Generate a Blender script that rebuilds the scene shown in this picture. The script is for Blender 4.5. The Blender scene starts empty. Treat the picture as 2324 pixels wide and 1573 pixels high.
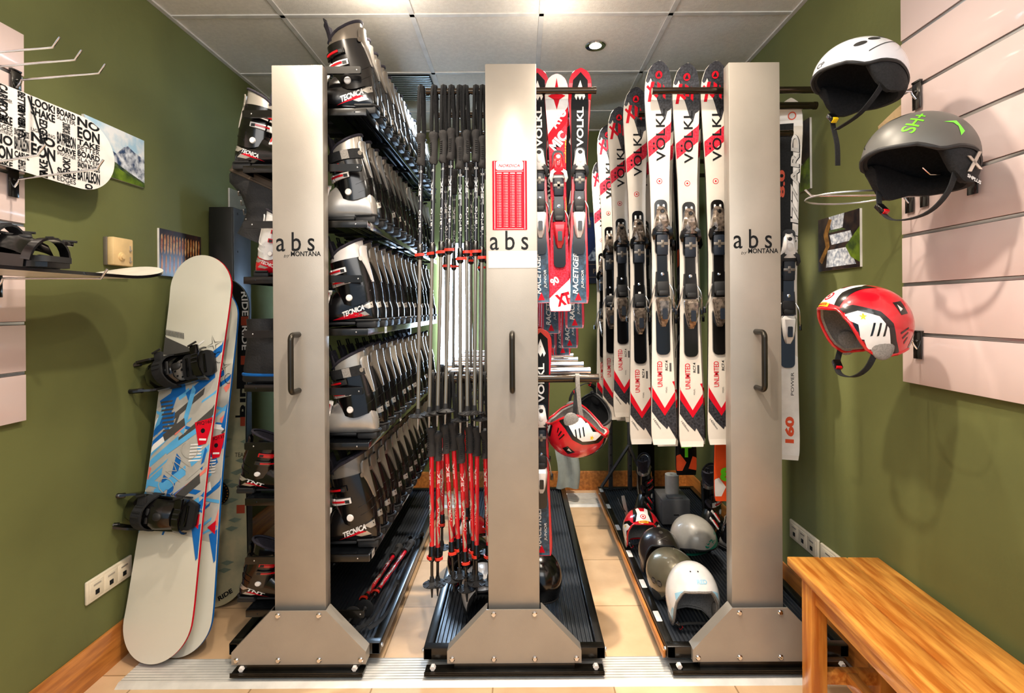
import bpy, bmesh, math, random
from mathutils import Vector, Matrix, Euler, geometry
from mathutils.bvhtree import BVHTree
R = math.radians
random.seed(7)
col = bpy.context.scene.collection
F = 1180.0; PX0 = 1180.0; PY0 = 700.0; EYE = 1.41; ROLL = 0.0065
XL, XR, ZC, YB = -1.64, 1.30, 2.79, 4.04

# ---------------------------------------------------------------- measuring the photo
def at(px, py, Y):
    dx, dy = px-PX0, py-PY0
    dx, dy = dx-ROLL*dy, dy+ROLL*dx
    return Vector((dx*Y/F, Y, EYE-dy*Y/F))
def sx(px, Y, py=700): return at(px, py, Y).x
def sz(py, Y, px=1180): return at(px, py, Y).z

# ---------------------------------------------------------------- materials
def lin(h):
    h = h.lstrip('#'); c = [int(h[i:i+2], 16)/255 for i in (0, 2, 4)]
    return tuple([x/12.92 if x <= .04045 else ((x+.055)/1.055)**2.4 for x in c])+(1,)
MATS = {}
def mat(name, colr, rough=.5, metal=0, coat=0, noise=None, bump=None, emit=0, col2=None, trans=0, spec=.5, coords='Object', stretch=(1, 1, 1), alpha=1):
    if name in MATS: return MATS[name]
    m = bpy.data.materials.new(name); m.use_nodes = True
    nt = m.node_tree; b = nt.nodes['Principled BSDF']
    c = lin(colr)
    b.inputs['Base Color'].default_value = c
    b.inputs['Roughness'].default_value = rough
    b.inputs['Metallic'].default_value = metal
    b.inputs['Coat Weight'].default_value = coat
    b.inputs['Coat Roughness'].default_value = .08
    b.inputs['Specular IOR Level'].default_value = spec
    b.inputs['Transmission Weight'].default_value = trans
    if alpha < 1: b.inputs['Alpha'].default_value = alpha
    if emit:
        b.inputs['Emission Color'].default_value = c; b.inputs['Emission Strength'].default_value = emit
    tc = nt.nodes.new('ShaderNodeTexCoord'); mp = nt.nodes.new('ShaderNodeMapping')
    mp.inputs['Scale'].default_value = stretch
    nt.links.new(tc.outputs[coords], mp.inputs[0])
    if noise is None: noise = (14, .10)
    sc, amt = noise
    n = nt.nodes.new('ShaderNodeTexNoise'); n.inputs['Scale'].default_value = sc; n.inputs['Detail'].default_value = 5
    nt.links.new(mp.outputs[0], n.inputs['Vector'])
    rp = nt.nodes.new('ShaderNodeValToRGB')
    d = lin(col2) if col2 else tuple([x*(1-amt) for x in c[:3]])+(1,)
    e = c if col2 else tuple([min(1, x*(1+amt*.6)) for x in c[:3]])+(1,)
    rp.color_ramp.elements[0].color = d; rp.color_ramp.elements[0].position = .38
    rp.color_ramp.elements[1].color = e; rp.color_ramp.elements[1].position = .64
    nt.links.new(n.outputs['Fac'], rp.inputs[0]); nt.links.new(rp.outputs[0], b.inputs['Base Color'])
    if bump:
        n2 = nt.nodes.new('ShaderNodeTexNoise'); n2.inputs['Scale'].default_value = bump[0]; n2.inputs['Detail'].default_value = 4
        nt.links.new(mp.outputs[0], n2.inputs['Vector'])
        bp = nt.nodes.new('ShaderNodeBump'); bp.inputs['Strength'].default_value = bump[1]; bp.inputs['Distance'].default_value = .01
        nt.links.new(n2.outputs['Fac'], bp.inputs['Height']); nt.links.new(bp.outputs[0], b.inputs['Normal'])
    MATS[name] = m
    return m
BLACK = mat('black_plastic', '#0b0a0b', .2, coat=.35)
BLACKM = mat('black_metal', '#15130f', .3, metal=.3, coat=.3, noise=(30, .3))
DARK = mat('dark_rubber', '#1a1a1b', .6)
FABRIC = mat('black_fabric', '#17181a', .9, noise=(160, .4), bump=(400, .3))
NAVYF = mat('navy_liner_fabric', '#2a2630', .9, noise=(160, .3), bump=(300, .3))
GREYF = mat('grey_fabric', '#8b8680', .9, noise=(200, .2), bump=(500, .3))
SILVER = mat('silver_plastic', '#b9b2a8', .28, metal=.55, coat=.4)
SILVERD = mat('pewter_plastic', '#7f766b', .3, metal=.45, coat=.4)
WHITE = mat('white_plastic', '#ece8e4', .25, coat=.5)
RED = mat('red_plastic', '#d0101c', .25, coat=.5)
REDP = mat('red_paint', '#cf0f22', .25, coat=.7)
CHROME = mat('chrome', '#e6e6ea', .12, metal=1)
STEEL = mat('brushed_steel', '#c9c9c9', .3, metal=.9, stretch=(1, 1, 12))
ALU = mat('ribbed_aluminium', '#e6e3dc', .4, metal=.25)
GUN = mat('gunmetal_shelf', '#30343a', .18, metal=.85, noise=(20, .25))
PAINT = mat('taupe_powder_paint', '#a49d93', .36, metal=.3, noise=(6, .05), bump=(300, .04))
INK = mat('black_ink', '#111315', .6, spec=.2)
INKW = mat('white_ink', '#f1efec', .6, spec=.2)
INKR = mat('red_ink', '#d00d24', .6, spec=.15)
YELLOW = mat('yellow_ink', '#f2c811', .4)
GREEN = mat('lime_paint', '#67e01c', .35, coat=.4)
TEAL = mat('teal_paint', '#118a72', .45)
BLUE = mat('blue_ink', '#1268b8', .45)
SKY = mat('sky_blue_ink', '#5fb2e6', .45)
CORAL = mat('coral_ink', '#f08070', .45)
GREYI = mat('charcoal_ink', '#4b4947', .5)
CLEAR = mat('smoked_clear_plastic', '#8f8073', .14, metal=.6, coat=1, noise=(90, .6))
NAVY = mat('dark_blue_rubber', '#141d2a', .5)

# ---------------------------------------------------------------- mesh builder
_txt = {}
def text_mesh(s, bold=0, space=1):
    k = (s, bold, space)
    if k in _txt: return _txt[k]
    c = bpy.data.curves.new('t', 'FONT'); c.body = s; c.size = 1; c.offset = bold; c.space_character = space; c.resolution_u = 3
    o = bpy.data.objects.new('t', c); col.objects.link(o)
    dg = bpy.context.evaluated_depsgraph_get(); dg.update()
    me = o.evaluated_get(dg).to_mesh()
    v = [tuple(p.co[:2]) for p in me.vertices]; f = [tuple(p.vertices) for p in me.polygons]
    o.evaluated_get(dg).to_mesh_clear()
    bpy.data.objects.remove(o); bpy.data.curves.remove(c)
    x0 = min(p[0] for p in v); x1 = max(p[0] for p in v); y0 = min(p[1] for p in v); y1 = max(p[1] for p in v)
    v = [((p[0]-x0)/(x1-x0)-.5, (p[1]-y0)/(y1-y0)-.5) for p in v]
    _txt[k] = (v, f, (x1-x0)/(y1-y0))
    return _txt[k]
def interp(pts, t):
    if t <= pts[0][0]: return pts[0][1:]
    for a, b in zip(pts, pts[1:]):
        if t <= b[0]:
            k = (t-a[0])/(b[0]-a[0])
            return tuple(p+(q-p)*k for p, q in zip(a[1:], b[1:]))
    return pts[-1][1:]
def smooth_pts(pts, n=8):
    P = [Vector(p) for p in pts]; out = []
    for i in range(len(P)-1):
        p0 = P[max(i-1, 0)]; p1 = P[i]; p2 = P[i+1]; p3 = P[min(i+2, len(P)-1)]
        for j in range(n):
            t = j/n
            out.append(.5*((2*p1)+(p2-p0)*t+(2*p0-5*p1+4*p2-p3)*t*t+(3*p1-p0-3*p2+p3)*t*t*t))
    out.append(P[-1]); return out
class MB:
    def __init__(s, X=None): s.v = []; s.f = []; s.m = []; s.X = X or Matrix()
    def add(s, vs, fs, mi=0, X=None):
        n = len(s.v); T = s.X @ X if X else s.X
        s.v += [T @ Vector(p) for p in vs]
        for f in fs: s.f.append([n+i for i in f]); s.m.append(mi)
        return s
    def bm(s, bm, mi=0, X=None):
        bm.verts.index_update()
        s.add([v.co.copy() for v in bm.verts], [[v.index for v in f.verts] for f in bm.faces], mi, X); bm.free(); return s
    def box(s, c, d, mi=0, X=None, bev=0, seg=2):
        bm = bmesh.new(); bmesh.ops.create_cube(bm, size=1)
        for v in bm.verts: v.co = Vector((v.co.x*d[0], v.co.y*d[1], v.co.z*d[2]))
        if bev: bmesh.ops.bevel(bm, geom=bm.edges[:], offset=min(bev, min(d)*.49), segments=seg, affect='EDGES', profile=.5)
        for v in bm.verts: v.co += Vector(c)
        return s.bm(bm, mi, X)
    def loft(s, rings, mi=0, cap=True, closed=True, X=None):
        n = len(rings[0]); vs = [p for r in rings for p in r]; fs = []
        for i in range(len(rings)-1):
            for j in range(n if closed else n-1):
                k = (j+1) % n
                fs.append((i*n+j, i*n+k, (i+1)*n+k, (i+1)*n+j))
        if cap: fs.append(tuple(range(n))[::-1]); fs.append(tuple((len(rings)-1)*n+j for j in range(n)))
        return s.add(vs, fs, mi, X)
    def sweep(s, pts, sec, mi=0, X=None, up=None, closed=False, scales=None):
        P = [Vector(p) for p in pts]; rings = []; N = None
        for i, p in enumerate(P):
            if closed: t = P[(i+1) % len(P)]-P[i-1]
            else: t = P[min(i+1, len(P)-1)]-P[max(i-1, 0)]
            t.normalize()
            if up is not None: N = Vector(up) - t*t.dot(Vector(up))
            elif N is None:
                N = Vector((0, 0, 1)) if abs(t.z) < .9 else Vector((1, 0, 0)); N = N-t*t.dot(N)
            else: N = N-t*t.dot(N)
            if N.length < 1e-6: N = t.orthogonal()
            N.normalize(); B = t.cross(N); k = scales[i] if scales else 1
            rings.append([p+(B*a+N*b)*k for a, b in sec])
        if closed: rings.append(rings[0])
        return s.loft(rings, mi, cap=not closed, X=X)
    def tube(s, pts, r, mi=0, seg=8, X=None, closed=False):
        rr = r if isinstance(r, (list, tuple)) else None
        sec = [(math.cos(2*math.pi*i/seg)*(1 if rr else r), math.sin(2*math.pi*i/seg)*(1 if rr else r)) for i in range(seg)]
        return s.sweep(pts, sec, mi, X, closed=closed, scales=rr)
    def ribbon(s, pts, w, t, mi=0, X=None, up=(1, 0, 0), closed=False):
        return s.sweep(pts, [(-t/2, -w/2), (t/2, -w/2), (t/2, w/2), (-t/2, w/2)], mi, X, up=up, closed=closed)
    def prism(s, poly, z0, z1, mi=0, X=None):
        n = len(poly)
        return s.add([(x, y, z0) for x, y in poly]+[(x, y, z1) for x, y in poly],
                     [tuple(range(n))[::-1], tuple(range(n, 2*n))]+[(i, (i+1) % n, n+(i+1) % n, n+i) for i in range(n)], mi, X)
    def lathe(s, prof, seg=16, mi=0, X=None):
        rings = [[(max(r, 1e-5)*math.cos(2*math.pi*j/seg), max(r, 1e-5)*math.sin(2*math.pi*j/seg), z) for j in range(seg)] for r, z in prof]
        return s.loft(rings, mi, X=X)
    def ell(s, c, r, mi=0, X=None, seg=16, rings=10):
        bm = bmesh.new(); bmesh.ops.create_uvsphere(bm, u_segments=seg, v_segments=rings, radius=1)
        for v in bm.verts: v.co = Vector((v.co.x*r[0]+c[0], v.co.y*r[1]+c[1], v.co.z*r[2]+c[2]))
        return s.bm(bm, mi, X)
    def decal(s, poly, mp, mi, me=.02, X=None):
        tri = geometry.tessellate_polygon([[Vector((p[0], p[1], 0)) for p in poly]])
        bm = bmesh.new(); vs = [bm.verts.new((p[0], p[1], 0)) for p in poly]
        for t in tri:
            try: bm.faces.new([vs[i] for i in t])
            except ValueError: pass
        s._map(bm, mp, mi, me, X); return s
    def _map(s, bm, mp, mi, me, X):
        for _ in range(6):
            e = [e for e in bm.edges if e.calc_length() > me]
            if not e or len(bm.verts) > 4000: break
            bmesh.ops.subdivide_edges(bm, edges=e, cuts=1); bmesh.ops.triangulate(bm, faces=bm.faces[:])
        bad = []
        for v in bm.verts:
            q = mp(v.co.x, v.co.y)
            if q is None: bad.append(v)
            else: v.co = q
        if bad: bmesh.ops.delete(bm, geom=bad, context='VERTS')
        s.bm(bm, mi, X)
    def text(s, t, c, w, h, ang, mp, mi, bold=0, space=1, shear=0, me=9, X=None):
        """text centred at c=(u,v), width w, height h, turned by ang degrees, laid on the surface map mp(u,v)"""
        v, f, asp = text_mesh(t, bold, space)
        if w is None: w = h*asp
        if h is None: h = w/asp
        ca, sa = math.cos(R(ang)), math.sin(R(ang)); P = []
        for x, y in v:
            x, y = x*w+shear*y*h, y*h
            P.append((c[0]+x*ca-y*sa, c[1]+x*sa+y*ca))
        if me < 1:
            bm = bmesh.new(); vs = [bm.verts.new((a, b, 0)) for a, b in P]
            for q in f:
                try: bm.faces.new([vs[i] for i in q])
                except ValueError: pass
            s._map(bm, mp, mi, me, X)
        else: s.add([mp(a, b) for a, b in P], f, mi, X)
        return s
    def build(s, name, mats, parent=None, smooth=35, loc=None):
        me = bpy.data.meshes.new(name)
        me.from_pydata([tuple(v) for v in s.v], [], s.f)
        if not isinstance(mats, (list, tuple)): mats = [mats]
        for m in mats: me.materials.append(m)
        me.polygons.foreach_set('material_index', s.m)
        if smooth:
            me.polygons.foreach_set('use_smooth', [True]*len(me.polygons))
            me.update(); me.set_sharp_from_angle(angle=R(smooth))
        me.update()
        o = bpy.data.objects.new(name, me); col.objects.link(o)
        if parent: o.parent = parent
        if loc is not None: o.location = loc
        return o
    def bvh(s): return BVHTree.FromPolygons([tuple(v) for v in s.v], s.f)
def flat(X):
    return lambda u, v: X @ Vector((u, v, 0))
def frame(o, u, v):
    """matrix whose x axis is u, y axis v, origin o"""
    u = Vector(u).normalized(); v = Vector(v); v = (v-u*u.dot(v)).normalized(); w = u.cross(v)
    M = Matrix.Identity(4)
    for i in range(3): M[i][0] = u[i]; M[i][1] = v[i]; M[i][2] = w[i]; M[i][3] = o[i]
    return M
def T(x=0, y=0, z=0): return Matrix.Translation((x, y, z))
def RX(a): return Matrix.Rotation(R(a), 4, 'X')
def RY(a): return Matrix.Rotation(R(a), 4, 'Y')
def RZ(a): return Matrix.Rotation(R(a), 4, 'Z')
def rect(x0, y0, x1, y1): return [(x0, y0), (x1, y0), (x1, y1), (x0, y1)]
def rrect(x0, y0, x1, y1, r, n=4):
    P = []
    for cx, cy, a in ((x1-r, y0+r, -90), (x1-r, y1-r, 0), (x0+r, y1-r, 90), (x0+r, y0+r, 180)):
        for i in range(n+1):
            t = R(a+90*i/n); P.append((cx+r*math.cos(t), cy+r*math.sin(t)))
    return P
def disc(cx, cy, r, n=20): return [(cx+r*math.cos(2*math.pi*i/n), cy+r*math.sin(2*math.pi*i/n)) for i in range(n)]

# ---------------------------------------------------------------- things
def tag(o, label=None, cat=None, group=None, kind=None):
    if label: o['label'] = label
    if cat: o['category'] = cat
    if group: o['group'] = group
    if kind: o['kind'] = kind
    return o
def thing(name, label, cat, loc=(0, 0, 0), rot=None, group=None):
    o = bpy.data.objects.new(name, None); col.objects.link(o); o.empty_display_size = .05
    o.location = loc
    if rot is not None:
        o.rotation_euler = rot if not isinstance(rot, Matrix) else rot.to_euler()
    return tag(o, label, cat, group)
def rest(o, z):
    """set the thing down so that its lowest point is at height z"""
    M = Matrix.LocRotScale(o.location, o.rotation_euler, o.scale); lo = 9
    def walk(p, Mx):
        nonlocal lo
        if p.type == 'MESH' and not p.name.startswith('chin_strap'):
            for v in p.data.vertices: lo = min(lo, (Mx @ v.co).z)
        for c in (p.children if not p.name.startswith('chin_strap') else ()): walk(c, Mx @ Matrix.LocRotScale(c.location, c.rotation_euler, c.scale))
    walk(o, M); o.location.z += z-lo; return o
def dup(root, loc, rot=None, label=None, group=None, scale=None):
    r = root.copy(); col.objects.link(r); r.location = loc
    if rot is not None: r.rotation_euler = rot
    if scale: r.scale = scale
    if label: r['label'] = label
    if group: r['group'] = group
    for ch in list(root.children):
        c = ch.copy(); col.objects.link(c); c.parent = r
        for g in list(ch.children):
            d = g.copy(); col.objects.link(d); d.parent = c
    return r
def struct(name, mb, m, smooth=0):
    o = mb.build(name, m, smooth=smooth); o['kind'] = 'structure'; return o
ORD = ['first', 'second', 'third', 'fourth', 'fifth', 'sixth', 'seventh', 'eighth', 'ninth', 'tenth', 'eleventh', 'twelfth', 'thirteenth', 'fourteenth', 'fifteenth']

# ================================================================ CAMERA
cam = bpy.data.cameras.new('camera'); co = bpy.data.objects.new('camera', cam); col.objects.link(co)
co.matrix_world = T(0, 0, EYE) @ RX(90) @ Matrix.Rotation(-ROLL, 4, 'Z')
cam.sensor_width = 36; cam.lens = 36*F/2324; cam.shift_x = (1162-PX0)/2324; cam.shift_y = (PY0-786.5)/2324
cam.clip_start = .02
bpy.context.scene.camera = co

# ================================================================ ROOM
GREENW = mat('olive_green_wall', '#666b3b', .75, noise=(2.2, .12), bump=(40, .08), coords='Object')
CEIL = mat('ceiling_tile_white', '#ece6dc', .85, noise=(60, .05), bump=(220, .25))
CGRID = mat('ceiling_grid', '#dcd9d4', .5)
def wood(name, a, b, sc, rough=.35):
    m = mat(name, a, rough, coat=.25, noise=(sc, .3), col2=b, stretch=(9, .9, 9), bump=(14, .12))
    return m
WOODB = wood('varnished_baseboard_wood', '#c8813c', '#a0602a', 5)
WOODN = wood('varnished_pine', '#eaa54b', '#b5661f', 5.2)
# floor tiles
def floor_mat():
    m = bpy.data.materials.new('terracotta_floor_tile'); m.use_nodes = True; nt = m.node_tree; b = nt.nodes['Principled BSDF']
    tc = nt.nodes.new('ShaderNodeTexCoord'); mp = nt.nodes.new('ShaderNodeMapping'); mp.inputs['Location'].default_value = (.11, .24, 0)
    br = nt.nodes.new('ShaderNodeTexBrick'); br.offset = 0; br.inputs['Scale'].default_value = 1
    br.inputs['Brick Width'].default_value = .45; br.inputs['Row Height'].default_value = .45; br.inputs['Mortar Size'].default_value = .003
    br.inputs['Color1'].default_value = lin('#e6c49c'); br.inputs['Color2'].default_value = lin('#dcb88f'); br.inputs['Mortar'].default_value = lin('#a5855f')
    n = nt.nodes.new('ShaderNodeTexNoise'); n.inputs['Scale'].default_value = 7; n.inputs['Detail'].default_value = 8
    mx = nt.nodes.new('ShaderNodeMixRGB'); mx.blend_type = 'MULTIPLY'; mx.inputs[0].default_value = .45
    rp = nt.nodes.new('ShaderNodeValToRGB'); rp.color_ramp.elements[0].color = (.6, .5, .42, 1); rp.color_ramp.elements[1].color = (1, 1, 1, 1)
    rp.color_ramp.elements[0].position = .3; rp.color_ramp.elements[1].position = .7
    L = nt.links.new
    L(tc.outputs['Object'], mp.inputs[0]); L(mp.outputs[0], br.inputs[0]); L(tc.outputs['Object'], n.inputs[0])
    L(n.outputs[0], rp.inputs[0]); L(br.outputs[0], mx.inputs[1]); L(rp.outputs[0], mx.inputs[2]); L(mx.outputs[0], b.inputs['Base Color'])
    b.inputs['Roughness'].default_value = .45
    return m
struct('floor', MB().box(((XL+XR)/2, 1.5, -.03), (XR-XL+.2, 5.4, .06)), floor_mat())
W = .08
struct('wall_left', MB().box((XL-W/2, 1.9, ZC/2), (W, 4.4, ZC)), GREENW)
struct('wall_right', MB().box((XR+W/2, 1.9, ZC/2), (W, 4.4, ZC)), GREENW)
# back wall with the window opening
wx0, wx1, wz0, wz1 = -.62, -.37, .95, 1.92
w = MB(); yb = YB+W/2
w.box(((XL+wx0)/2-.05, yb, ZC/2), (wx0-XL+.1, W, ZC)); w.box(((wx1+XR)/2+.05, yb, ZC/2), (XR-wx1+.1, W, ZC))
w.box(((wx0+wx1)/2, yb, wz0/2), (wx1-wx0, W, wz0)); w.box(((wx0+wx1)/2, yb, (wz1+ZC)/2), (wx1-wx0, W, ZC-wz1))
struct('wall_back', w, GREENW)
wn = MB()
for a, b, c, d in ((wx0, wx0+.03, wz0, wz1), (wx1-.03, wx1, wz0, wz1), (wx0, wx1, wz0, wz0+.03), (wx0, wx1, wz1-.03, wz1)):
    wn.box(((a+b)/2, YB+.02, (c+d)/2), (b-a, .05, d-c))
wn = struct('window_1', wn, WHITE)
pane = MB().box(((wx0+wx1)/2, YB+.03, (wz0+wz1)/2), (wx1-wx0-.05, .008, wz1-wz0-.05)).build('pane', mat('frosted_daylit_glass', '#dcecff', .3, emit=9), wn)
# ceiling
cl = MB().box(((XL+XR)/2, 1.9, ZC+.03), (XR-XL+.2, 4.4, .06))
cl = struct('ceiling', cl, CEIL)
g = MB()
x = -.497-.607*2
for k in range(6):
    xx = -.497+.607*(k-2)
    if XL < xx < XR: g.box((xx, 1.9, ZC-.002), (.024, 4.26, .006), bev=.001)
for yy in (.6, 1.23, 1.838, 2.438, 3.038, 3.643): g.box(((XL+XR)/2, yy, ZC-.002), (XR-XL, .024, .006), bev=.001)
g.box((XL+.011, 1.9, ZC-.004), (.02, 4.26, .008)); g.box((XR-.011, 1.9, ZC-.004), (.02, 4.26, .008)); g.box(((XL+XR)/2, YB-.011, ZC-.004), (XR-XL, .02, .008))
struct('trim_1', g, CGRID)
# baseboards
def baseboard(name, a, b, nrm):
    a, b, nrm = Vector(a), Vector(b), Vector(nrm); prof = [(0, 0), (.018, 0), (.018, .11), (.013, .125), (.013, .13), (.008, .145), (0, .145)]
    rings = [[p+nrm*d+Vector((0, 0, h)) for d, h in prof] for p in (a, b)]
    struct(name, MB().loft(rings), WOODB, 30)
baseboard('baseboard_left', (XL+.001, .2, 0), (XL+.001, YB, 0), (1, 0, 0))
baseboard('baseboard_right', (XR-.001, .2, 0), (XR-.001, YB, 0), (-1, 0, 0))
baseboard('baseboard_back', (XL+.02, YB-.001, 0), (XR-.02, YB-.001, 0), (0, -1, 0))
# ceiling vent
v = thing('ceiling_vent', 'louvred grey air vent set in the ceiling at the back', 'vent', (-.82, 3.23, ZC-.006))
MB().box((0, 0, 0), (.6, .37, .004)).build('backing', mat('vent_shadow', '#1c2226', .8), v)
s = MB()
for i in range(13): s.box((0, -.17+i*.0283, -.008), (.59, .015, .003), X=None, bev=.001)
s.build('louvre', mat('vent_metal', '#8d989c', .35, metal=.5), v)
# rails
def rail(y0, y1, name, label):
    mb = MB(); n = 9; prof = [(y0-.02, 0), (y0, .012)]; d = (y1-y0)/n
    for i in range(n):
        a = y0+i*d; prof += [(a, .012), (a+d*.7, .012), (a+d*.72, .007), (a+d*.98, .007)]
    prof += [(y1, .012), (y1+.004, 0)]
    rings = [[(x, y, z) for y, z in prof] for x in (XL+.12, XR-.02)]
    mb.loft(rings)
    o = mb.build(name, ALU, smooth=0); tag(o, label, 'rail')
rail(1.955, 2.085, 'floor_rail', 'long ribbed aluminium floor rail in front of the three columns')
rail(3.70, 3.93, 'floor_rail', 'ribbed aluminium floor rail at the back by the baseboard')
# down lights
def downlight(x, y, lab, group=None):
    d = thing('ceiling_downlight', lab, 'ceiling light', (x, y, ZC-.003), group=group)
    MB().lathe([(.033, -.002), (.050, -.006), (.054, -.003), (.052, .003), (.033, .003), (.033, -.002)], 24).build('trim_ring', CHROME, d)
    MB().lathe([(.0, -.004), (.028, -.004), (.0335, -.001), (.0, .001)], 20).build('bulb', mat('glowing_bulb', '#fff0d8', .5, emit=30), d)
downlight(.405, 2.73, 'small round recessed ceiling spotlight, lit, between the centre and right columns')
# ================================================================ THE THREE SLIDING RACKS
YC = 2.0
MONT = [(-.852, 'boots'), (-.03, 'poles'), (.907, 'skis')]
RIB = mat('ribbed_rubber_mat', '#3c4046', .38, metal=.3)
def column(rk, xc):
    mb = MB(); y0, y1 = 2.0, 2.052; z0, z1 = .2, 2.352
    mb.box((0, (y0+y1)/2, (z0+z1)/2), (.197, y1-y0, z1-z0), 0, bev=.003)
    X = frame((0, y0-.0006, 0), (1, 0, 0), (0, 0, 1)); m = flat(X)
    mb.text('abs', (-.010, 1.672), .148, .074, 0, m, 1, .004, 1.45)
    if xc != MONT[1][0]:
        mb.text('by', (-.043, 1.6175), .022, .014, 12, m, 1, -.01, 1, .5)
        mb.text('MONTANA', (.030, 1.6255), .115, .019, 0, m, 1, .02)
    mb.build('column', [PAINT, INK], rk)
def base_bracket(rk, wide):
    mb = MB(); P = [(-.256, .058), (.256, .058), (.256, .105), (.106, .262), (-.106, .262), (-.256, .105)]
    X = frame((0, 1.985, 0), (1, 0, 0), (0, 0, 1))   # normal towards -y
    mb.prism(P, 0, .004, 0, X)
    for s in (-1, 1):                                  # folded side flanges
        Q = [(s*.256, .058), (s*.256, .105), (s*.106, .262)]
        for (a, b), (c, d) in zip(Q, Q[1:]):
            mb.add([(a, 1.985, b), (c, 1.985, d), (c, 2.03, d), (a, 2.03, b)], [(0, 1, 2, 3)], 0)
            mb.add([(a-s*.003, 1.985, b), (c-s*.003, 1.985, d), (c-s*.003, 2.03, d), (a-s*.003, 2.03, b)], [(0, 1, 2, 3)], 0)
    mb.build('base_bracket', PAINT, rk, smooth=20)
    for x, z in ((-.078, .245), (.078, .245), (-.237, .075), (-.078, .075), (.078, .075), (.237, .075)):
        MB(T(x, 1.981, z) @ RX(90)).lathe([(.0105, 0), (.010, .003), (.007, .006), (.003, .0065), (0, .0055)], 14).build('rivet', CHROME, rk)
    mb = MB().box((0, 1.995, .043), (.46, .03, .03), bev=.002)
    mb.box((0, 1.985, .03), (.50 if not wide else .68, .05, .012), bev=.002)
    for i in range(3): mb.box((0, 1.958-.0, .028+i*.006), (.50 if not wide else .68, .004, .003))
    mb.build('runner', BLACKM, rk)
    for s in (-1, 1):
        MB(T(s*(.215 if not wide else .31), 1.975, .046) @ RX(90)).lathe([(.011, -.01), (.011, .004), (.009, .006), (0, .006)], 6).build('levelling_bolt', WHITE, rk, smooth=20)
def handle(rk):
    r = .0105; z0, z1 = 1.10, 1.315; pts = []
    for z, sg in ((z0, 1), (z1, -1)):
        seq = [(2.0, z)]
        for i in range(7):
            t = R(90*i/6); seq.append((1.95+.0-.02*math.sin(t), z+sg*(.02-.02*math.cos(t))))
        pts += [(0, y, zz) for y, zz in (seq if sg == 1 else seq[::-1])]
    MB().tube(pts, r, 0, 12).build('handle', mat('dark_bronze_handle', '#3a362f', .3, metal=.7), rk, smooth=60)
def tray(rk, hw, y0, y1, z=.105):
    mb = MB(); f = .034; b = .012
    for x in (-hw+f/2, hw-f/2): mb.box((x, (y0+y1)/2, z-.0225), (f, y1-y0, .045), bev=.003)
    for y in (y0+f/2, y1-f/2): mb.box((0, y, z-.0225), (2*hw-.002, f, .0452), bev=.003)
    mb.build('tray_frame', BLACKM, rk)
    n = int((2*hw-2*f)/.0165); prof = [(-hw+f, z-.035)]; d = (2*hw-2*f)/n
    for i in range(n):
        a = -hw+f+i*d; prof += [(a+d*.1, z-.020), (a+d*.25, z-.011), (a+d*.62, z-.011), (a+d*.78, z-.020)]
    prof += [(hw-f, z-.035)]
    MB().loft([[(x, y, zz) for x, zz in prof] for y in (y0+f, y1-f)]).build('ribbed_mat', RIB, rk, smooth=0)
    for s in (-1, 1):
        for y in (y0+.02, y1-.1):
            MB(T(s*hw, y, z-.02) @ RY(90*s)).lathe([(.008, 0), (.008, .005), (.005, .008), (0, .008)], 10).build('side_bolt', STEEL, rk)
LAB = ['tall taupe sliding rack, leftmost of three, full of ski boots', 'tall taupe sliding rack in the middle with red chart sticker and ski poles', 'tall taupe sliding rack on the right holding white skis beside the bench']
racks = []
for (xc, what), lab in zip(MONT, LAB):
    rk = thing('sliding_rack', lab, 'storage rack', (xc, 0, 0), group='sliding storage racks'); racks.append(rk)
    column(rk, xc); base_bracket(rk, what != 'boots'); handle(rk)
    tray(rk, .296 if what == 'boots' else .35, 2.035 if what == 'boots' else 2.0, 3.8)
    mb = MB().box((0, 3.78, 1.22), (.12, .04, 2.25), bev=.003)
    mb.build('rear_post', BLACKM, rk)
R1, R2, R3 = racks
# rack 1: shelves of gunmetal rails
YS = 2.07
def zpy(py, Y=YS): return EYE-(py-700+ROLL*-400)*Y/F
RSH = [zpy(p) for p in (247, 501, 746, 1005, 1259)]
RBAR = [zpy(p) for p in (152, 373, 625, 880, 1385)]
LSH = [zpy(p) for p in (375, 627, 872, 1130, 1383)]
LBAR = [zpy(p) for p in (250, 501, 749, 1003, 1262)]
def shelf(z, s, tagx):
    mb = MB()
    mb.box((s*.154, YS, z-.014), (.185, .008, .028), bev=.002)                       # front lip
    mb.box((s*.244, 2.93, z-.014), (.006, 1.72, .028), 1, bev=.001)                    # outer edge profile
    mb.box((s*.150, 2.93, z-.003), (.18, 1.70, .003), 2)                              # tray sheet
    for x in (.235, .20, .165, .13): mb.box((s*x, 2.93, z-.007), (.010, 1.70, .006), 1, bev=.002)
    for y in (2.5, 2.95, 3.4, 3.75): mb.box((s*.13, y, z-.016), (.22, .02, .012), 0)
    mb.ell((s*.20, YS-.004, z-.014), (.003, .001, .003), 1, seg=8, rings=6)
    return mb
for z in RSH:
    shelf(z, 1, 0).build('shelf', [BLACKM, CHROME if z < 2 else GUN, GUN], R1)
for z in LSH:
    shelf(z, -1, 0).build('shelf', [BLACKM, GUN, GUN], R1)
for s, lst in ((1, RBAR), (-1, LBAR)):
    for z in lst:
        mb = MB(); P = rrect(.06 if s > 0 else -.246, z-.0285, .226 if s > 0 else -.06, z, .006)
        mb.prism(P, 0, .010, 0, frame((0, YS+.004, 0), (1, 0, 0), (0, 0, 1)))
        mb.ell((s*.21, YS-.006, z-.014), (.003, .001, .003), 1, seg=8, rings=6)
        mb.build('guard_bar', [BLACKM, STEEL], R1)
for s in (-1, 1): MB().box((s*.055, 2.075, 1.2), (.02, .03, 2.2)).build('inner_post', BLACKM, R1)
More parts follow.
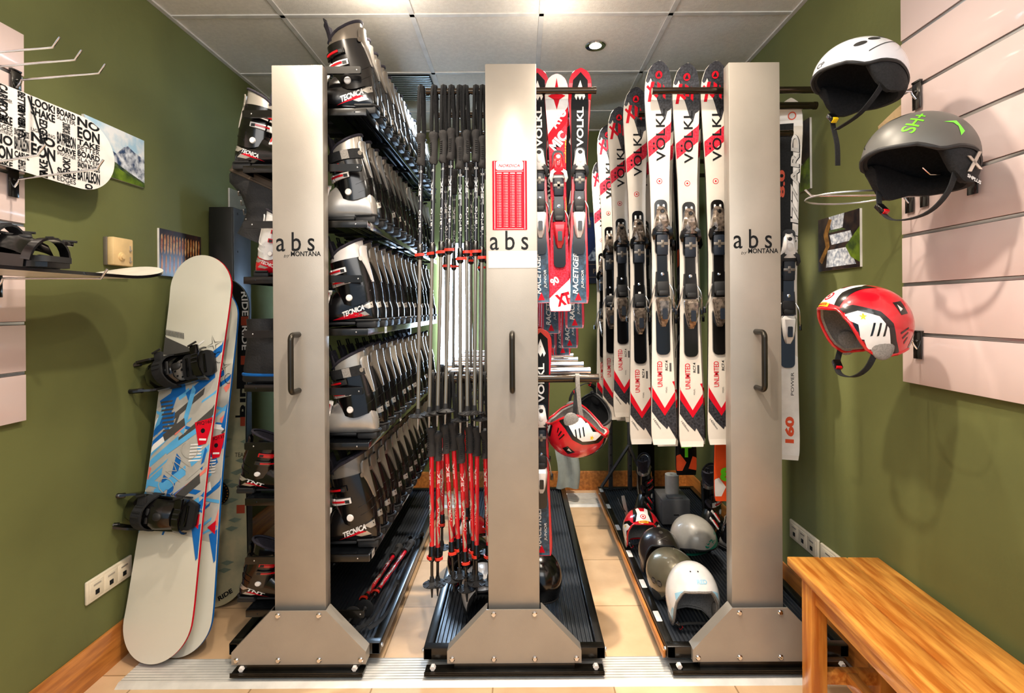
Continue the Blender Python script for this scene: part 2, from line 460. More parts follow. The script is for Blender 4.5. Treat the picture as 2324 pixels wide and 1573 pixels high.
# size tags on shelf edges
for z, y in zip(RSH, (2.22, 2.13, 2.34, 2.62, 2.12)):
    X = frame((.2478, y, z-.014), (0, 1, 0), (0, 0, 1))
    mb = MB().decal(rect(-.02, -.017, .02, .012), flat(X), 0, 1)
    mb.text('28.5', (0, -.003), .028, .010, 0, flat(X @ T(0, 0, .0005)), 1)
    mb.build('size_tag', [WHITE, INK], R1)
# rack 2 : bars
def bar(rk, x0, x1, y, z, r, m, name='hanging_bar'):
    mb = MB().tube([(x0, y, z), (x1, y, z)], r, 0, 16)
    for x, s in ((x0, -1), (x1, 1)): mb.tube([(x-.004*s, y, z), (x+.008*s, y, z)], r*1.08, 0, 16)
    return mb.build(name, m, rk, smooth=50)
BARM = mat('dark_chrome_bar', '#4a4138', .12, metal=.9)
HB2 = [2.10, 2.36, 2.62, 2.88, 3.14, 3.4]
for i, y in enumerate(HB2):
    bar(R2, -.335, .335, y, 2.288, .0135, BARM)
    bar(R2, -.335, .345, y+(.045 if i == 0 else .045), 1.12, .017, CHROME if i else BARM)
MB().box((0, 2.93, 2.24), (.04, 1.72, .06)).box((0, 2.93, 1.06), (.04, 1.72, .06)).build('top_beam', BLACKM, R2)
# chart sticker, tape
st = MB(); m = lambda d: flat(frame((0, 2.0-d, 0), (1, 0, 0), (0, 0, 1)))
X0, X1, Z0, Z1 = -.073, .060, 1.712, 1.978
st.prism(rrect(X0, Z0, X1, Z1, .003), 0, .0012, 0, frame((0, 2.0, 0), (1, 0, 0), (0, 0, 1)))
st.decal(rrect(X0+.014, Z1-.036, X1-.014, Z1-.001, .008), m(.0016), 1, 1)
st.text('NORDICA', ((X0+X1)/2, Z1-.019), .082, .011, 0, m(.002), 2, .02, 1, .35)
st.decal(rect(X0+.008, Z0+.002, X0+.0095, Z1-.002), m(.0016), 1, 1); st.decal(rect(X1-.0095, Z0+.002, X1-.008, Z1-.002), m(.0016), 1, 1)
for z in (Z1-.041, Z0+.004): st.decal(rect(X0+.014, z, X1-.014, z+.0012), m(.0016), 1, 1)
for c in range(4):
    a = X0+.018+c*.0255
    st.decal(rect(a, Z1-.050, a+.018, Z1-.046), m(.0016), 1, 1)
    for r in range(32):
        z = Z1-.058-r*.0063
        st.decal(rect(a, z, a+.003, z+.0009), m(.0016), 1, 1); st.decal(rect(a+.0055, z, a+.016, z+.0011), m(.0016), 1, 1)
s_ = st.build('chart_sticker', [INKR, INKW, INKR], R2, smooth=0); s_['label'] = 'red and white size chart sticker'
MB().prism(rect(-.09, 1.566, .0975, 1.631), 0, .001, 0, frame((0, 2.0, 0), (1, 0, 0), (0, 0, 1))).build('tape_strip', mat('cream_tape', '#d9d2c6', .6), R2, smooth=0)
# rack 3 : bars
HB3 = [2.10, 2.35, 2.60, 2.85, 3.12, 3.45]
for y in HB3:
    bar(R3, -.36, .345, y, 2.285, .0135, BARM)
bar(R3, .0, .345, 2.2, 2.26, .015, BARM); bar(R3, .0, .22, 2.16, 2.13, .013, BARM)
MB().box((0, 2.93, 2.24), (.04, 1.72, .06)).build('top_beam', BLACKM, R3)
# grey perforated uprights and braces at its back
GU = mat('grey_upright_metal', '#55585c', .4, metal=.5)
mb = MB()
for x in (-.26, -.12):
    mb.box((x, 3.76, .62), (.03, .03, 1.05), bev=.003)
    for k in range(12): mb.ell((x, 3.744, .2+k*.075), (.005, .002, .008), 1, seg=8, rings=6)
mb.build('perforated_upright', [GU, DARK], R3)
MB().tube([(-.33, 3.74, .12), (-.13, 3.74, .42)], .012, 0, 6).tube([(-.0, 3.74, .12), (-.13, 3.74, .42)], .012, 0, 6).build('diagonal_brace', GU, R3)
# worn white label patches on the left frame of the tray
for y in (2.16, 2.42, 2.72, 3.05, 3.38, 3.68): MB().decal(rrect(-.346, y, -.322, y+.075, .004), lambda u, v: Vector((u, v, .1058)), 0, 1).build('label_patch', WHITE, R3, smooth=0)
MB().box((-.358, 2.9, .07), (.012, 1.78, .03), bev=.002).build('wooden_edge_strip', WOODB, R3)

# ================================================================ SKI BOOTS
CUFF = [(.075, .028, .074, .043), (.11, .026, .078, .047), (.16, .020, .077, .049), (.21, .009, .075, .049), (.25, -.001, .073, .049), (.285, -.010, .073, .049)]
def cuffpt(z, th, off=0, slope=.0):
    cx, rx, ry = interp(CUFF, z)
    c, s = math.cos(th), math.sin(th)
    x = cx+(rx+off)*c; y = (ry+off)*s
    zz = z+(slope*c*rx)+ .15*(z-.07)*c*rx/.07*.5
    return Vector((x, y, zz))
def band(mb, z, a0, a1, h, t, mi, tilt=0, n=10, taper=1, off=.004):
    rings = []
    for i in range(n+1):
        k = i/n; th = R(a0+(a1-a0)*k); hh = h/2*(1-(1-taper)*k); zz = z+tilt*(k-.5)
        rings.append([cuffpt(zz-hh, th, off), cuffpt(zz-hh, th, off+t), cuffpt(zz+hh, th, off+t), cuffpt(zz+hh, th, off)])
    mb.loft(rings, mi)
LOW = [(-.186, .014, .034, .052), (-.180, .030, .026, .066), (-.165, .041, .020, .080), (-.14, .047, .018, .093), (-.11, .050, .018, .106), (-.07, .049, .018, .130),
       (-.04, .046, .018, .155), (0, .043, .018, .175), (.04, .040, .018, .180), (.075, .037, .018, .165), (.095, .031, .018, .125), (.108, .021, .02, .095), (.114, .010, .03, .075)]
def boot(label, shell, cuff, trim, bk1, bk2, logo='TECNICA', mirror=False, strap=False, stripe=None, lod=1):
    rt = thing('ski_boot', label, 'ski boot'); P = Matrix.Scale(-1, 4, (1, 0, 0)) if mirror else Matrix()
    lo = MB(); n = 20; rings = []
    for x, hw, zb, zt in [tuple(p) for p in smooth_pts(LOW, 2)]:
        ring = []
        for j in range(n):
            a = 2*math.pi*j/n; c, s = math.cos(a), math.sin(a)
            e = .75; yy = hw*abs(c)**e*(1 if c > 0 else -1); zz = (zb+zt)/2+(zt-zb)/2*abs(s)**e*(1 if s > 0 else -1)
            if zz > .07: yy *= 1-.25*(zz-.07)/.1
            ring.append((x, yy, zz))
        rings.append(ring)
    lo.loft(rings, 0)
    bv = lo.bvh()
    def side(u, v):
        h = bv.ray_cast(Vector((u, -.2, v)), Vector((0, 1, 0)))
        if h[0] is None: h = bv.find_nearest(Vector((u, -.03, v)))
        return h[0]+Vector((0, -.0009, 0))
    if logo:
        if stripe: lo.decal([(-.06, .03), (.03, .062), (.085, .05), (.0, .035)], side, 2, .012)
        lo.decal([(-.035, .031), (.072, .063), (.045, .068), (.01, .05)] if not stripe else [(-.02, .040), (.07, .068), (.05, .06), (0, .04)], side, 2, .012)
        lo.decal([(.03, .049), (.072, .066), (.09, .052), (.05, .044)], side, 3, .012)
        w = .085
        if mirror: lo.text(logo, (.028, .066), -w, .018, 20, side, 1, .03, 1, -.2, .006)
        else: lo.text(logo, (.026, .067), w*1.1, .021, 20, side, 1, .04, 1, .3, .006)
        lo.decal([(.06, .085), (.098, .105), (.103, .082), (.085, .075)], side, 3, .012)
    lo.X = P; lo.v = [P @ v for v in lo.v]
    lo.build('shell', [shell, INKW, INKR, SILVER], rt, smooth=50)
    so = MB(P)
    so.box((-.13, 0, .012), (.10, .068, .024), bev=.008).box((.075, 0, .014), (.082, .066, .028), bev=.008).box((-.03, 0, .018), (.12, .052, .012), bev=.004)
    so.tube([(.035, -.036, .03), (.10, -.034, .031), (.119, -.012, .032), (.119, .012, .032), (.10, .034, .031), (.035, .036, .03)], .005, 0, 6)
    so.build('sole', DARK, rt)
    cf = MB(P); n = 28
    zs = [.102, .12, .145, .17, .2, .23, .268]
    rings = [[cuffpt(z, 2*math.pi*j/n, .001) + Vector((0, 0, (-.016 if k == 0 else 0)*max(0, -math.sin(2*math.pi*j/n))**6+(-.016 if k == 0 else 0)*max(0, math.sin(2*math.pi*j/n))**6)) for j in range(n)] for k, z in enumerate(zs)]
    rings += [[cuffpt(.268, 2*math.pi*j/n, -.004) for j in range(n)]]
    cf.loft(rings, 0, cap=False)
    # overlap seams and heel ridge moulded into the cuff
    band(cf, .135, 290, 352, .010, .003, 0, .03, 8, .4, .0); band(cf, .165, 285, 350, .008, .003, 0, .03, 8, .4, .0)
    cf.build('cuff', cuff, rt, smooth=50)
    cl_ = MB(P); rings = []
    for k, z in enumerate((.25, .275, .30, .318)):
        rings.append([cuffpt(z, 2*math.pi*j/n, -.003-.002*k)+Vector((0, 0, .012*k/3*max(0, math.cos(2*math.pi*j/n))-.030*k/3*math.exp(-((math.degrees(2*math.pi*j/n)-195)/45)**2))) for j in range(n)])
    rings += [[p+Vector((-.0, 0, -.004))-((p-Vector((-.02, 0, p.z))).normalized()*.006) for p in rings[-1]]]
    rings += [[p+Vector((0, 0, -.09)) for p in rings[-1]]]
    cl_.loft(rings, 0, cap=False)
    rim = [p+Vector((0, 0, .004)) for p in rings[3]]
    cl_.tube(rim, .006, 1, 6, closed=True)
    cl_.loft([[p*1.0+Vector((0, 0, 0)) for p in rings[4]], [p+Vector((0, 0, -.11)) for p in rings[4]]], 1, cap=True)
    cl_.build('collar', [trim, NAVYF], rt, smooth=60)
    tg = MB(P); pts = [(-.045, 0, .20), (-.062, 0, .26), (-.075, 0, .315), (-.086, 0, .342)]
    tg.sweep(smooth_pts(pts, 4), [(.032*math.cos(a), .008*math.sin(a)+.012*math.cos(a)**2) for a in [2*math.pi*i/14 for i in range(14)]], 0, up=(1, 0, 0))
    tg.tube([(-.082, -.008, .335), (-.092, -.008, .366), (-.088, .008, .366), (-.078, .008, .335)], .003, 1, 6)
    tg.build('tongue', [NAVYF, FABRIC], rt, smooth=60)
    sp = MB(P); rings = []
    for z, a in ((.175, 10), (.20, 16), (.235, 26), (.265, 38), (.288, 36), (.298, 30)):
        rings.append([cuffpt(z, R(-a+2*a*j/10), .006)+Vector((0, 0, .01*(z > .28))) for j in range(11)])
    for r in rings: r += [p-Vector((.006, 0, 0)) for p in r[::-1]]
    sp.loft(rings, 0)
    sp.tube([cuffpt(.262, R(318), .0065), cuffpt(.262, R(318), .0085)], .009, 0, 10)
    sp.build('spine', trim, rt, smooth=50)
    for z, a0, a1, mm in ((.222, 196, 268, bk1), (.178, 200, 272, bk2)):
        b = MB(P)
        band(b, z, 186, a1-26, .018, .003, 0, .004, 10)                          # catch strap
        band(b, z, a0, a0+20, .026, .007, 1, .002, 5)                             # ladder catch
        band(b, z+.004, a0+26, a1, .024, .006, 1, .006, 8, .8)                     # lever frame
        band(b, z+.003, a0+14, a1-16, .007, .010, 2, .004, 6)                     # hook lever
        band(b, z+.004, a1-15, a1-4, .012, .0075, 3, 0, 3)
        b.build('buckle', [BLACK, mm, RED, DARK], rt, smooth=30)
    for x0, z0, a in ((-.075, .115, 62), (-.12, .094, 70)):
        b = MB(P @ T(x0, -.038, z0) @ RY(0) @ RX(-38) @ RZ(0))
        b.box((0, -.006, -.004), (.018, .008, .052), 1, bev=.004); b.box((0, -.012, 0), (.006, .006, .042), 2, bev=.002)
        b.box((-.0, -.004, .028), (.022, .006, .022), 1, bev=.003)
        b.build('buckle', [BLACK, bk2, RED], rt, smooth=30)
    MB(P @ T(.012, -.0475, .118) @ RX(90)).lathe([(.0135, -.01), (.0135, .003), (.011, .006), (0, .007)], 16).build('pivot', WHITE, rt, smooth=40)
    if strap:
        b = MB(P); band(b, .262, 170, 340, .036, .004, 0, 0, 16, 1, .002); band(b, .262, 262, 284, .034, .005, 1, 0, 3, 1, .003)
        b.build('power_strap', [FABRIC, GREYF], rt)
    return rt
BK = mat('gunmetal_buckle', '#57534f', .25, metal=.8)
SIL2 = mat('silver_shell', '#b8b3ac', .25, metal=.45, coat=.7)
bootA = boot('x', BLACK, BLACK, SILVERD, BLACK, WHITE)
bootB = boot('x', SIL2, BLACK, SILVER, BK, WHITE, strap=True, logo=None)
bootC = boot('x', BLACK, BLACK, mat('white_red_collar', '#d9d2cd', .3, coat=.4), WHITE, WHITE, stripe=1)
bootP = boot('x', BLACK, BLACK, SILVER, BK, BK, logo=None)
SHN = ['top', 'second', 'third', 'fourth', 'lowest']
used = set()
def put(proto, loc, rot, label, group, scale=None):
    if id(proto) not in used:
        used.add(id(proto)); proto.location = loc; proto.rotation_euler = rot; proto['label'] = label
        if group: proto['group'] = group
        if scale: proto.scale = scale
        return proto
    return dup(proto, loc, rot, label, group, scale)
XB = -.852+.265-.117
for k, z in enumerate(RSH):
    for i in range(13):
        y = 2.155+i*.122
        if i == 0: pr = (bootA, bootB, bootC, bootB, bootA)[k]
        else: pr = (bootA, bootP if (i*7+k*3) % 5 == 2 else bootA)[1] if k < 4 else bootA
        look = {id(bootA): 'black ski boot with silver spine', id(bootB): 'silver and black ski boot with strap', id(bootC): 'black boot with white collar', id(bootP): 'black ski boot with dark buckles'}[id(pr)]
        pos = 'at the front end' if i == 0 else ('%s from the front' % ORD[i])
        lab = '%s on the %s right-hand shelf, %s' % (look, SHN[k], pos)
        s = 1.06 + .02*random.random() if i else (1.10 if k in (0, 4) else 1.04)
        put(pr, (XB+random.uniform(-.004, .004), y, z+.0005), (0, 0, R(random.uniform(-1.5, 1.5))), lab, 'ski boots on the right side of the boot rack', (s*.97, .96, s))
# left side
bootL1 = boot('black ski boot with white buckles on the top left-hand shelf', BLACK, BLACK, SILVER, WHITE, WHITE, mirror=True)
bootL2 = boot('red and white ski boot on the left-hand side beside the column', REDP, WHITE, WHITE, RED, RED, mirror=True)
bootL3 = boot('x', BLACK, BLACK, BLACK, RED, BK, mirror=True, logo='TNT')
XBL = -.852-.265+.06
for b, z, s in ((bootL1, LSH[0], .95), (bootL2, LSH[1], .80)):
    b.location = (-.852-.215 if b is bootL1 else -1.0, 2.15, z+.0005); b.scale = (.90*s/.95, .95, s)
for k, (z, lab) in enumerate(((LSH[3], 'black ski boot with red buckle, left of the column, upper of two'), (LSH[4], 'black ski boot with red buckle, left of the column by the floor'))):
    put(bootL3, (-.852-.205, 2.15, z+.0005), (0, 0, 0), lab, 'ski boots on the left side of the boot rack', (.92, .95, .72))
# ================================================================ SKI POLES
BLUEBK = mat('blue_black_enamel', '#11151f', .2, coat=.8)
SHAFT = mat('satin_silver_tube', '#a8a297', .28, metal=.8, stretch=(1, 1, .3))
CORK = mat('black_foam_grip', '#2b2928', .8, bump=(200, .2))
LEVR = mat('orange_red_lever', '#e0321f', .35)
def pole(label, group, L, kid=False):
    rt = thing('ski_pole', label, 'ski pole', group=group)
    g = MB(); gl = .13 if not kid else .115; rings = []
    prof = [(0, .012, .016, 0), (-.004, .017, .021, 0), (-.016, .0185, .022, -.002), (-.03, .015, .016, -.002), (-.05, .0145, .0155, .001), (-.08, .0135, .0145, .001), (-.105, .0145, .016, .0), (-.118, .0155, .020, -.003), (-gl, .012, .012, 0)]
    for z, rx, ry, oy in prof: rx *= 1.08 if not kid else 1.12; rings.append([(rx*math.cos(a)+oy, ry*math.sin(a), z) for a in [2*math.pi*i/12 for i in range(12)]])
    g.loft(rings)
    for k in range(7): g.box((-.0, -.0165, -.045-k*.008), (.010, .004, .003), 0)
    g.build('grip', CORK, rt, smooth=60)
    def cyl(r): return lambda u, v: Vector((r*math.sin(u/r), -r*math.cos(u/r), v))
    z1 = -.49 if not kid else -.525
    u = MB(); r = .0082 if not kid else .0095
    u.tube([(0, 0, -gl+.01), (0, 0, z1+.03)], r, 0, 12)
    if not kid:
        u.text('LEKI', (0, -.235), .085, .0115, 90, cyl(r+.0004), 1, .03); u.text('Vario', (0, -.36), .10, .012, 90, cyl(r+.0004), 1, 0)
        u.text('5.0', (0, -.155), .018, .009, 0, cyl(r+.0004), 1, 0)
    else:
        u.text('LEKI', (0, -.20), .075, .013, 90, cyl(r+.0004), 1, .03)
        u.decal([(-.008, -.28), (.004, -.27), (.010, -.33), (-.006, -.40), (.009, -.46), (-.002, -.47), (-.010, -.38), (.003, -.32)], cyl(r+.0003), 2, .01)
        u.text('VARIO', (0, -.36), .09, .012, 90, cyl(r+.0005), 1, 0)
    u.build('upper_shaft', [BLUEBK if not kid else REDP, INKW, SILVER], rt, smooth=60)
    c = MB(); c.lathe([(.008, z1+.045), (.0115, z1+.04), (.0125, z1+.012), (.014, z1+.008), (.014, z1-.012), (.010, z1-.018), (.008, z1-.02)][::-1], 12, 0)
    c.build('clamp', BLACK, rt, smooth=40)
    c = MB()
    c.ribbon([(-.0155, -.006, z1-.002), (-.012, -.0155, z1-.002), (0, -.0195, z1-.002), (.014, -.017, z1-.001), (.026 if not kid else .017, -.010, z1)], .011, .004, 0, up=(0, 0, 1))
    c.build('clamp_lever', LEVR, rt)
    zb = -L+.055
    l = MB(); rr = .0072 if not kid else .006
    l.tube([(0, 0, z1+.01), (0, 0, zb+.02)], rr, 0, 12); l.build('lower_shaft', SHAFT if not kid else BLACK, rt, smooth=60)
    b = MB(); b.lathe([(.004, zb-.01), (.010, zb-.006), (.011, zb+.012), (.008, zb+.03)], 12, 0)
    b.lathe([(.006, zb-.002), (.026, zb-.006), (.037, zb-.003), (.0375, zb), (.026, zb+.001), (.010, zb+.010)], 18, 0)
    for k in range(6): b.box((.024, 0, zb+.002), (.024, .003, .004), 0, X=RZ(60*k))
    b.build('basket', DARK, rt, smooth=40)
    MB().lathe([(0, -L), (.003, -L+.001), (.0045, -L+.02), (.0062, zb-.01)], 10).build('tip', STEEL if not kid else DARK, rt, smooth=60)
    return rt
def strap_mesh(h, w=.0065, r=.0165):
    s = MB()
    for sg in (-1, 1):
        s.sweep(smooth_pts([(sg*.004, 0, -.03), (sg*.006, -.0165*1, .02), (sg*.003, -r-.003, h*.55), (sg*.002, -r-.002, h-.02), (0, -r*.7, h+r*.85), (0, r*.7, h+r*.85), (sg*.002, r+.002, h-.02), (sg*.004, .0165, h*.5), (sg*.006, .012, .0), (sg*.004, 0, -.03)], 5),
                [(-.0012, -w), (.0012, -w), (.0012, w), (-.0012, w)], 0, up=(1, sg*.9, 0), X=T(sg*.005, 0, 0))
    return s
pA = pole('x', None, 1.19); pK = pole('x', None, .69, True)
rng = random.Random(3)
FRONT = [959, 988, 1010, 1028, 1047, 1061, 1084, 1099]
HGT = [303, 300, 297, 292, 312, 297, 296, 310]
WHERE = {0: 'front bar', 1: 'second bar', 2: 'third bar', 3: 'fourth bar'}
pA_first = True
for row in range(3):
    Y = HB2[row]
    for i in range(8):
        if row and i % 2 == 0: continue
        s = F/Y; x = sx(FRONT[i], 2.10) + (0 if row == 0 else rng.uniform(-.012, .02)+.012)
        z = at(1100, HGT[i], 2.10).z + (0 if row == 0 else rng.uniform(-.03, .02))
        lab = 'black and silver adult ski pole, %s from the left on the %s' % (ORD[i], WHERE[row])
        rt_loc = (x, Y+(0 if i % 2 else .0), z)
        o = put(pA, rt_loc, (rng.uniform(-.026, -.020), rng.uniform(-.012, .022), R(rng.uniform(-50, 30))), lab, 'adult poles hanging on the centre rack')
FR2 = [(975, 975), (991, 985), (1007, 968), (1024, 962), (1042, 990), (1063, 968), (1081, 974), (1099, 980)]
for row in range(2):
    Y = HB2[row]
    for i, (px, py) in enumerate(FR2):
        if row and i % 3: continue
        p = at(px, py, 2.10); x = p.x + (0 if not row else .01); z = p.z + (0 if not row else rng.uniform(-.02, .03))
        lab = 'red ski pole with black grip, %s from the left on the lower %s' % (ORD[i], WHERE[row])
        o = put(pK, (x, Y+.045, z), ((.03 if i % 2 else -.02), rng.uniform(-.05, .01), R(rng.uniform(-60, 30))), lab, 'red poles hanging under the adult poles')
# wrist straps, one mesh size per prototype family
adult = [o for o in bpy.data.objects if o.name.startswith('ski_pole') and o.parent is None]
_sm = {}
for o in adult:
    kid = any(c.data == pK.children[1].data for c in o.children if c.type == 'MESH')
    zb = 1.12 if kid else 2.288; h = zb-o.location.z
    s = strap_mesh(h, .005 if kid else .0065, .0265 if kid else .0215).build('wrist_strap', FABRIC, o, smooth=40)
    s.rotation_euler = (-o.rotation_euler.x, -o.rotation_euler.y, -o.rotation_euler.z)
# two red poles lying on the floor tray of the boot rack
for k, (a, b, lab) in enumerate((((826, 1385, 2.10), (862, 1290, 2.62), 'red ski pole lying on the boot rack tray, left of the pair'), ((832, 1375, 2.14), (866, 1268, 2.72), 'red ski pole lying on the boot rack tray, right of the pair'))):
    p0 = Vector((-.655+k*.055, 2.80+.05*k, .132)); p1 = Vector((-.70+k*.030, 2.20, .136)); d = (p1-p0).normalized()
    o = dup(pK, p0, None, lab, 'poles lying on the boot rack tray'); o.rotation_euler = Vector((0, 0, -1)).rotation_difference(d).to_euler()
    for c in list(o.children):
        if c.name.startswith('wrist_strap'): bpy.data.objects.remove(c)
    s = MB(); s.sweep(smooth_pts([(0, 0, 0), (.03, -.03, .06), (.02, .02, .12), (-.02, .03, .09), (0, 0, 0)], 6), [(-.001, -.01), (.001, -.01), (.001, .01), (-.001, .01)], 0)
    s.build('wrist_strap', FABRIC, o)
# black strap loop at the tray's front right corner
o = MB(T(-.60, 2.10, .108)).ribbon(smooth_pts([(-.07, 0, .01), (-.02, .02, .03), (.04, .05, .10), (.075, .09, .15), (.07, .12, .10), (.03, .06, .03), (-.02, .0, .012)], 6), .022, .002, 0, up=(0, 1, .3)).build('webbing_strap', FABRIC)
tag(o, 'looped black webbing strap hanging off the front corner of the boot rack tray', 'strap')

# ================================================================ SKIS
def ski_half(L, k, t):
    return interp([(0, .046), (.02, .0515), (.06, .052), (.3, .0415), (.5, .0365), (.7, .041), (.86, .053), (.92, .0565), (.955, .054), (.98, .043), (.993, .027), (1, .004)], t)[0]*k
def ski_body(L, k, tipw=.12):
    def bend(z):
        b = 0
        if z > L-.13: b += ((z-(L-.13))/.13)**2*.030
        if z < .03: b += ((.03-z)/.03)**2*.004
        return b
    th = .013
    def mp(off=.0005):
        def f(u, v):
            v = min(max(v, .002), L-.001); h = ski_half(L, k, v/L)-.0015
            return Vector((max(-h, min(h, u)), -bend(v)-th/2-off, v))
        return f
    N = 70; rings = []
    for i in range(N+1):
        t = i/N
        if i > N-12: t = 1-((N-i)/12)**1.6*(12/N)
        z = L*t; h = ski_half(L, k, t); b = bend(z)
        tt = th if t < .9 else th-(t-.9)/.1*.006
        rings.append([(-h, -b+tt/2, z), (-h, -b-th/2+.003, z), (-h+.002, -b-th/2, z), (h-.002, -b-th/2, z), (h, -b-th/2+.003, z), (h, -b+tt/2, z)])
    return rings, mp, bend
def ski_mesh(L, k, mats, draw):
    rings, mp, bend = ski_body(L, k); mb = MB(); n = 6
    for i in range(len(rings)-1):
        a, b = rings[i], rings[i+1]
        for j in range(n):
            q = [a[j], a[(j+1) % n], b[(j+1) % n], b[j]]
            mb.add(q, [(0, 1, 2, 3)], 0 if j in (1, 2, 3) else 1)
    mb.add(rings[0], [tuple(range(6))], 1); mb.add(rings[-1], [tuple(range(6))[::-1]], 1)
    # weld
    draw(mb, mp)
    return mb
def binding(rt, z0, z1, style='volkl', k=1.0):
    """plate from z0 (heel side) to z1 (toe side); ski top surface is at y=-.0065"""
    y = -.0068; L = z1-z0; cl = {'volkl': (BLACK, CLEAR, BLACK, NAVY), 'white': (WHITE, WHITE, DARK, NAVY), 'red': (REDP, REDP, WHITE, NAVY)}[style]
    X = frame((0, y, 0), (1, 0, 0), (0, 0, 1))
    p = MB(); p.prism(rrect(-.028*k, z0, .028*k, z0+.30*L, .02*k), 0, .009, 0, X); p.prism(rrect(-.021*k, z0+.26*L, .021*k, z1-.30*L, .004), 0, .013, 0, X)
    p.prism(rrect(-.026*k, z1-.36*L, .026*k, z1, .02*k), 0, .009, 0, X)
    p.prism(rrect(-.006, z0+.42*L, .006, z0+.47*L, .002), .013, .0145, 1, X); p.lathe([(.007, .013), (.007, .016), (.003, .017), (0, .015)], 12, 2, X @ T(0, z0+.52*L, 0))
    for s in (-1, 1): p.prism(rrect(s*.011-.004, z1-.10*L, s*.011+.004, z1-.03*L, .003), .009, .0105, 1, X)
    p.build('binding_plate', [BLACK, INKW, CHROME], rt, smooth=40)
    # toe piece
    t = MB(); zt = z1-.16*L
    secs = [(zt+.075*k, .012, .012), (zt+.06*k, .020, .028), (zt+.02*k, .026, .036), (zt-.01*k, .031, .034), (zt-.03*k, .034, .026)]
    rings = []
    for z, hw, hh in secs:
        hw *= k; rings.append([(-hw, y-.006, z), (-hw, y-hh*.7, z), (-hw*.6, y-hh, z), (hw*.6, y-hh, z), (hw, y-hh*.7, z), (hw, y-.006, z)])
    t.loft(rings, 0)
    if style != 'volkl': t.ell((0, y-.030, zt+.015), (.018*k, .008, .022*k), 0)
    for s in (-1, 1):
        t.sweep([(s*.010*k, y-.020, zt-.005), (s*.030*k, y-.026, zt-.022*k), (s*.036*k, y-.022, zt-.045*k), (s*.032*k, y-.016, zt-.062*k)], [(-.007, -.009), (.007, -.009), (.007, .009), (-.007, .009)], 1, up=(0, 1, 0), scales=[1, 1.1, .9, .5])
    t.box((0, y-.012, zt-.035*k), (.066*k, .014, .02), 1, bev=.005); t.lathe([(.009, 0), (.010, .005), (.006, .009), (0, .009)], 12, 1, X @ T(0, zt+.05*k, .024))
    t.build('toe_piece', [cl[1], cl[2]], rt, smooth=35)
    a = MB(); a.box((0, y-.018, zt-.085*k), (.046*k, .012, .085*k), 0, bev=.006); a.box((0, y-.0245, zt-.08*k), (.047*k, .002, .012), 1, bev=.0009); a.box((0, y-.0245, zt-.08*k), (.012, .002, .03), 1, bev=.0009)
    a.build('toe_pad', [NAVY, SILVERD], rt, smooth=30)
    # heel piece
    zh = z0+.30*L; h = MB()
    secs = [(zh+.045*k, .026, .030), (zh+.03*k, .029, .042), (zh-.02*k, .024, .044), (zh-.055*k, .018, .034), (zh-.075*k, .010, .020)]
    rings = []
    for z, hw, hh in secs:
        hw *= k; rings.append([(-hw, y-.008, z), (-hw, y-hh*.7, z), (-hw*.7, y-hh, z), (hw*.7, y-hh, z), (hw, y-hh*.7, z), (hw, y-.008, z)])
    h.loft(rings, 0)
    h.prism(rrect(-.010*k, zh-.045*k, .010*k, zh+.0*k, .004), .0435, .0455, 1, X)
    h.build('heel_piece', [cl[1], NAVY if style == 'volkl' else BLACK], rt, smooth=35)
    q = MB(); q.box((0, y-.018, zh+.085*k), (.050*k, .014, .05*k), 0, bev=.008); q.box((0, y-.026, zh+.062*k), (.040*k, .014, .022), 0, bev=.006)
    q.prism([(-.030*k, zh+.05*k), (.030*k, zh+.05*k), (.024*k, zh+.15*k), (-.024*k, zh+.15*k)], .0, .012, 0, X)
    q.build('brake_pedal', DARK, rt, smooth=30)
    for s in (-1, 1):
        b = MB()
        b.tube(smooth_pts([(s*.028*k, y-.012, zh+.10*k), (s*.040*k, y-.020, zh+.07*k), (s*.046*k, y-.008, zh+.03*k), (s*.052*k, y+.010, zh+.0*k)], 4), .0025, 0, 6)
        b.box((s*.053*k, y+.012, zh-.005), (.012, .010, .028), 1, bev=.003)
        b.build('brake_arm', [STEEL, BLACK], rt)
SWHITE = mat('white_ski_topsheet', '#e6ddd0', .22, coat=.7, noise=(8, .07))
SEDGE = mat('dark_ski_edge', '#1c1e22', .3, metal=.4)
PATT = mat('black_patterned_ink', '#17171a', .35, col2='#3a3a40', noise=(120, .5))
REDT = mat('speckled_red_ink', '#c40c22', .5, spec=.2, col2='#dc3a50', noise=(200, .5))
def cross(cx, cy, w, h, t):
    return [[(cx-w, cy-h), (cx-w+t, cy-h), (cx+w, cy+h), (cx+w-t, cy+h)], [(cx-w, cy+h*.5), (cx-w+t, cy+h*.5), (cx+w, cy-h*.7), (cx+w-t, cy-h*.7)]]
